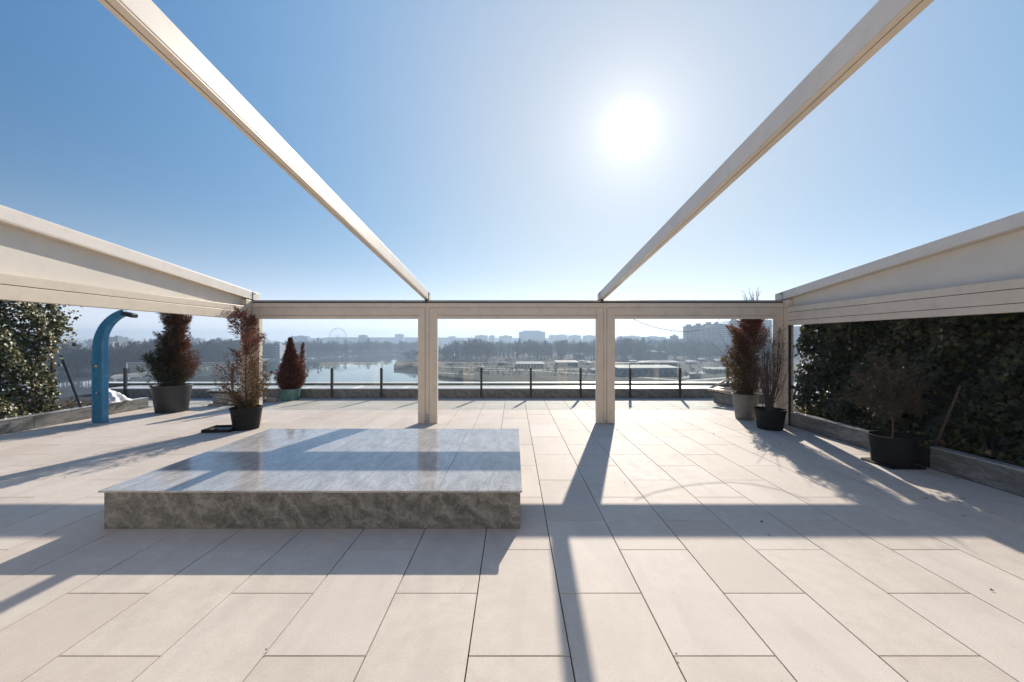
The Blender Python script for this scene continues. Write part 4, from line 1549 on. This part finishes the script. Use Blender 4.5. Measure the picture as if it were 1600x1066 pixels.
# long flat plateau: the big dam / stadium shape on the far bank
hl = MB()
pr = [(-420, 0), (420, 0), (330, 40), (300, 43), (-340, 45), (-400, 40)]
hl.add([(p[0], 0, p[1]) for p in pr] + [(p[0], 90, p[1]) for p in pr], [tuple(range(6)), tuple(range(11, 5, -1))] + [(i, 6 + i, 6 + (i + 1) % 6, (i + 1) % 6) for i in range(6)])
hl.build('hill', M_LAND, loc=(-620, 2100, ZL), kind='structure')
hl2 = MB()
pr = [(-1700, 0), (2500, 0), (2450, 26), (900, 34), (300, 31), (-200, 35), (-800, 37), (-1650, 32)]
hl2.add([(p[0], 0, p[1] + 12) if p[1] else (p[0], 0, 0) for p in pr] + [(p[0], 300, p[1] + 12) if p[1] else (p[0], 300, 0) for p in pr],
        [tuple(range(8)), tuple(range(15, 7, -1))] + [(i, 8 + i, 8 + (i + 1) % 8, (i + 1) % 8) for i in range(8)])
hl2.build('hills', M_LAND, loc=(200, 2700, ZL), kind='structure')


# tower complex on the right: stepped wings with projecting balcony slabs
def wing(px0, px1, ptop, Y, depth, label, unfinished=False):
    x0, x1 = (px0 - PX) / F * Y, (px1 - PX) / F * Y
    zt = H + (PY - ptop) / F * Y
    o = empty('residential_tower', ((x0 + x1) / 2, Y, ZL), label=label, cat='building')
    w = (x1 - x0) / 2; hh = zt - ZL
    MB().box(-w, w, 0, depth, 0, hh).build('wall', M_FARB, o)
    nf = int(hh / 3.1)
    for k in range(nf):
        z = hh * (k + 1) / nf
        MB().box(-w - .9, w + .3, -1.5, -.05, z - .9, z - .15).build('balcony', BW, o)
    win = MB(); nc = max(2, int(2 * w / 6))
    for k in range(nf):
        for q in range(nc):
            xa = -w + 2 * w * (q + .15) / nc; xb = -w + 2 * w * (q + .85) / nc; z = hh * k / nf
            win.box(xa, xb, -.04, .1, z + .3, z + 2.1)
            if q < 3: win.box(-w - .04, -w + .1, depth * (q + .2) / 3, depth * (q + .8) / 3, z + .6, z + 2.2)
    win.build('windows', M_FARWIN, o, kind='stuff')
    MB().box(-w * .6, w * .1, depth * .2, depth * .8, hh, hh + 3).build('roof_hut', M_FARB, o)
    if unfinished:
        f_ = MB()
        for q in range(9):
            xx = -w + 2 * w * (q + .5) / 9
            f_.box(xx - .3, xx + .3, 1, 1.6, hh, hh + 6.5)
        f_.box(-w, w, .5, depth, hh + 6.5, hh + 6.9)
        f_.build('bare_columns', M_FARB, o)
    return o


wing(1072, 1089, 509.5, 720, 13, 'left end wing of the big hazy residential complex with stacked balconies')
wing(1088, 1103, 508, 705, 13, 'second wing of the hazy residential complex, slightly lower than its neighbour')
wing(1104, 1119, 505.8, 715, 13, 'third wing of the hazy residential complex under the power cable end')
wing(1119, 1128, 505.5, 700, 13, 'narrow pale wing in the middle of the hazy residential complex')
wing(1128, 1146, 509, 690, 13, 'unfinished wing of the hazy residential complex with bare columns on its roof', True)
wing(1145, 1156, 501, 700, 13, 'tallest tower core of the hazy residential complex')
wing(1155, 1172, 509, 690, 13, 'wing right of the tallest core, with open columns above its roof', True)
wing(1171, 1206, 500, 670, 34, 'right end wing of the hazy residential complex behind the potted conifer')
wing(1240, 1290, 512, 760, 30, 'separate hazy tower seen in the gap beside the right ivy hedge')
block(1042, 1072, 530, 720, 20, M_FARG, 'lower hazy block left of the residential complex')
block(1052, 1060, 524.5, 900, 20, M_FARG, 'small square hut-topped block just left of the residential complex')
block(1006, 1040, 533, 700, 20, M_FARG, 'long low hall left of the residential complex')

# pavilions with flat white roofs on the peninsula


def pavilion(px0, px1, py_base, hgt, depth, label, redwall=False, sl=0.0, skew=0.0):
    x0, Y = gp(px0, py_base, ZL); x1, _ = gp(px1, py_base, ZL)
    w = (x1 - x0) / 2
    o = empty('pavilion', ((x0 + x1) / 2, Y, ZL + .3), skew, label=label, cat='pavilion')
    MB().box(-w * .9, w * .9, 1.0, depth - 1, 0, hgt).build('wall', M_RED if redwall else M_FARG, o)
    nwin = MB()
    for q in range(8):
        xa = -w * .85 + w * 1.7 * (q + .15) / 8
        nwin.box(xa, xa + w * 1.7 * .6 / 8, .9, 1.1, hgt * .2, hgt * .8)
    nwin.build('windows', M_FARWIN, o, kind='stuff')
    mb = MB(); t = .5
    mb.add([(-w, 0, hgt), (w, 0, hgt + sl), (w, depth, hgt + sl + .6), (-w, depth, hgt + .6), (-w, 0, hgt + t), (w, 0, hgt + sl + t), (w, depth, hgt + sl + .6 + t), (-w, depth, hgt + .6 + t), (rnd.uniform(-.3, .3) * w, depth * .5, hgt + sl * .5 + t + rnd.uniform(.6, 1.6))],
           [(0, 3, 2, 1), (4, 5, 8), (5, 6, 8), (6, 7, 8), (7, 4, 8), (0, 1, 5, 4), (1, 2, 6, 5), (2, 3, 7, 6), (3, 0, 4, 7)])
    mb.build('roof', M_ROOFP, o)
    return o


pavilion(806, 852, 576, 3.4, 30, 'flat white-roofed pavilion in the middle bay, left of its twin')
pavilion(869, 905, 574, 4.2, 22, 'flat white-roofed pavilion in the middle bay nearest the right post')
pavilion(966, 1064, 588, 5.0, 26, 'large white-roofed hall on the peninsula seen through the right bay railing', sl=.2)
pavilion(1000, 1062, 573, 3.6, 10, 'long dull red building behind the large white-roofed hall', redwall=True)
pavilion(925, 935, 584, 2.0, 10, 'small white-roofed kiosk beside the right middle post')
pavilion(1108, 1150, 584, 2.6, 14, 'low pale building far right beyond the railing')
pavilion(1018, 1045, 563, 11, 30, 'large curved white canopy among the trees, left of the residential complex', sl=-1.5)
pavilion(993, 1012, 561, 9, 20, 'small white canopy left of the large curved one')
pavilion(899, 914, 562, 7, 20, 'white arched roof among the peninsula trees right of the largest skyline block')
pavilion(705, 719, 560, 2.2, 20, 'low white building seen between bare trees in the middle bay')
for a_, b_, c_, dd, lab in ((905, 913, 569, 5, 'tiny pale kiosk between the second pavilion and the right middle post'),
                           (917, 924, 571, 5, 'tiny pale shed left of the white vans in the middle bay'),
                           (1075, 1092, 570, 8, 'small pale roof beside the railing post in the right bay'),
                           (1094, 1104, 566, 8, 'small pale roof farther back in the right bay'),
                           (1120, 1142, 568, 9, 'small pale roof behind the vans in the right bay'),
                           (744, 756, 580, 5, 'tiny weathered hut on the open ground in the middle bay'),
                           (778, 790, 572, 5, 'tiny weathered hut left of the first pavilion'),
                           (1080, 1096, 592, 5, 'low hut nearest the railing in the right bay'),
                           (985, 996, 569, 6, 'small pale roof at the left end of the red building')):
    pavilion(a_, b_, c_, 2.4, dd, lab)
# parked vehicles glinting in the car park: little white vans
def van(px_, py_, rz, label, mat):
    x_, Y = gp(px_, py_, ZL)
    o = empty('parked_van', (x_, Y, ZL + .3), rz, label=label, cat='van', group='vans in the car park')
    MB().prism([(-2.4, -1), (1.4, -1), (1.4, 1), (-2.4, 1)], .4, 2.3).build('body', mat, o, bevel=.15)
    MB().box(1.4, 2.5, -.95, .95, .4, 1.3).build('bonnet', mat, o, bevel=.1)
    MB().box(1.35, 1.45, -.85, .85, 1.4, 2.1).build('windscreen', M_WIN, o)
    for a in (-1.6, 1.6):
        for b in (-1, 1):
            MB().tube([(a, b * .8, .36), (a, b * 1.02, .36)], .36, 10).build('wheel', M_BLACK, o)


for k, (a, b) in enumerate(((914, 567.5), (920, 568), (928, 568), (1106, 577), (1116, 577.5), (1124, 578), (1131, 577), (1137, 578))):
    van(a, b, rnd.uniform(-.3, .3), 'small white van parked beyond the ' + ('middle' if k < 3 else 'right') + ' bay, ' + place(k if k < 3 else k - 3), M_ROOFW)

# ferris wheel
fy = 1300.0
fx, fz = (528 - PX) / F * fy, H + (PY - 526) / F * fy
fw = empty('ferris_wheel', (fx, fy, ZL), label='pale ferris wheel rising above the far bank', cat='ferris wheel')
R_ = 13.5 / F * fy; cz_ = fz - ZL
wm = simple('pale_steelwork', (.55, .55, .55), .6)
for rr, th in ((R_, .55), (R_ * .86, .3)):
    mb = MB(); pts = [(rr * math.cos(2 * math.pi * k / 48), 0, cz_ + rr * math.sin(2 * math.pi * k / 48)) for k in range(49)]
    mb.tube(pts, th, 5, cap=False); mb.build('rim', wm, fw)
mb = MB()
for k in range(24):
    a = 2 * math.pi * k / 24
    mb.tube([(0, 0, cz_), (R_ * math.cos(a), 0, cz_ + R_ * math.sin(a))], .16, 3, cap=False)
mb.build('spokes', wm, fw)
mb = MB()
for k in range(24):
    a = 2 * math.pi * k / 24; cx, cz = R_ * math.cos(a), cz_ + R_ * math.sin(a)
    mb.box(cx - .9, cx + .9, -1, 1, cz - 2.3, cz - .4)
mb.build('cabins', wm, fw)
mb = MB(); mb.tube([(-10, 0, 0), (0, 0, cz_)], .8, 5); mb.tube([(10, 0, 0), (0, 0, cz_)], .8, 5)
mb.build('support_legs', wm, fw)

# cable hanging in a shallow loop from the back of the right front beam
ctl = [(2.68, 2.36), (2.95, 2.235), (3.30, 2.13), (3.61, 2.075), (3.95, 2.05), (4.25, 2.10), (4.5, 2.20), (4.72, 2.37)]
MB().tube([(x_, 9.17, z_) for x_, z_ in ctl], .0055, 6).build('hanging_cable', M_BLACK, None, smooth=True,
    label='thin black cable hanging in a loop behind the beam of the right front bay', cat='cable')

# ------------------------------------------------------------------ haze
hz = MB().box(-3200, 3200, -60, 3100, -34.5, 75).build('haze', None, kind='stuff')
hz.data.materials.clear()
mh = bpy.data.materials.new('haze_air'); mh.use_nodes = True
n = mh.node_tree.nodes; n.clear()
ho = n.new('ShaderNodeOutputMaterial'); pv = n.new('ShaderNodeVolumePrincipled')
pv.inputs['Color'].default_value = (0.52, 0.68, 0.86, 1)
pv.inputs['Density'].default_value = 0.00045
pv.inputs['Anisotropy'].default_value = 0.35
mh.node_tree.links.new(pv.outputs[0], ho.inputs['Volume'])
hz.data.materials.append(mh)
hz['label'] = 'thin pale haze over the river and the far city'
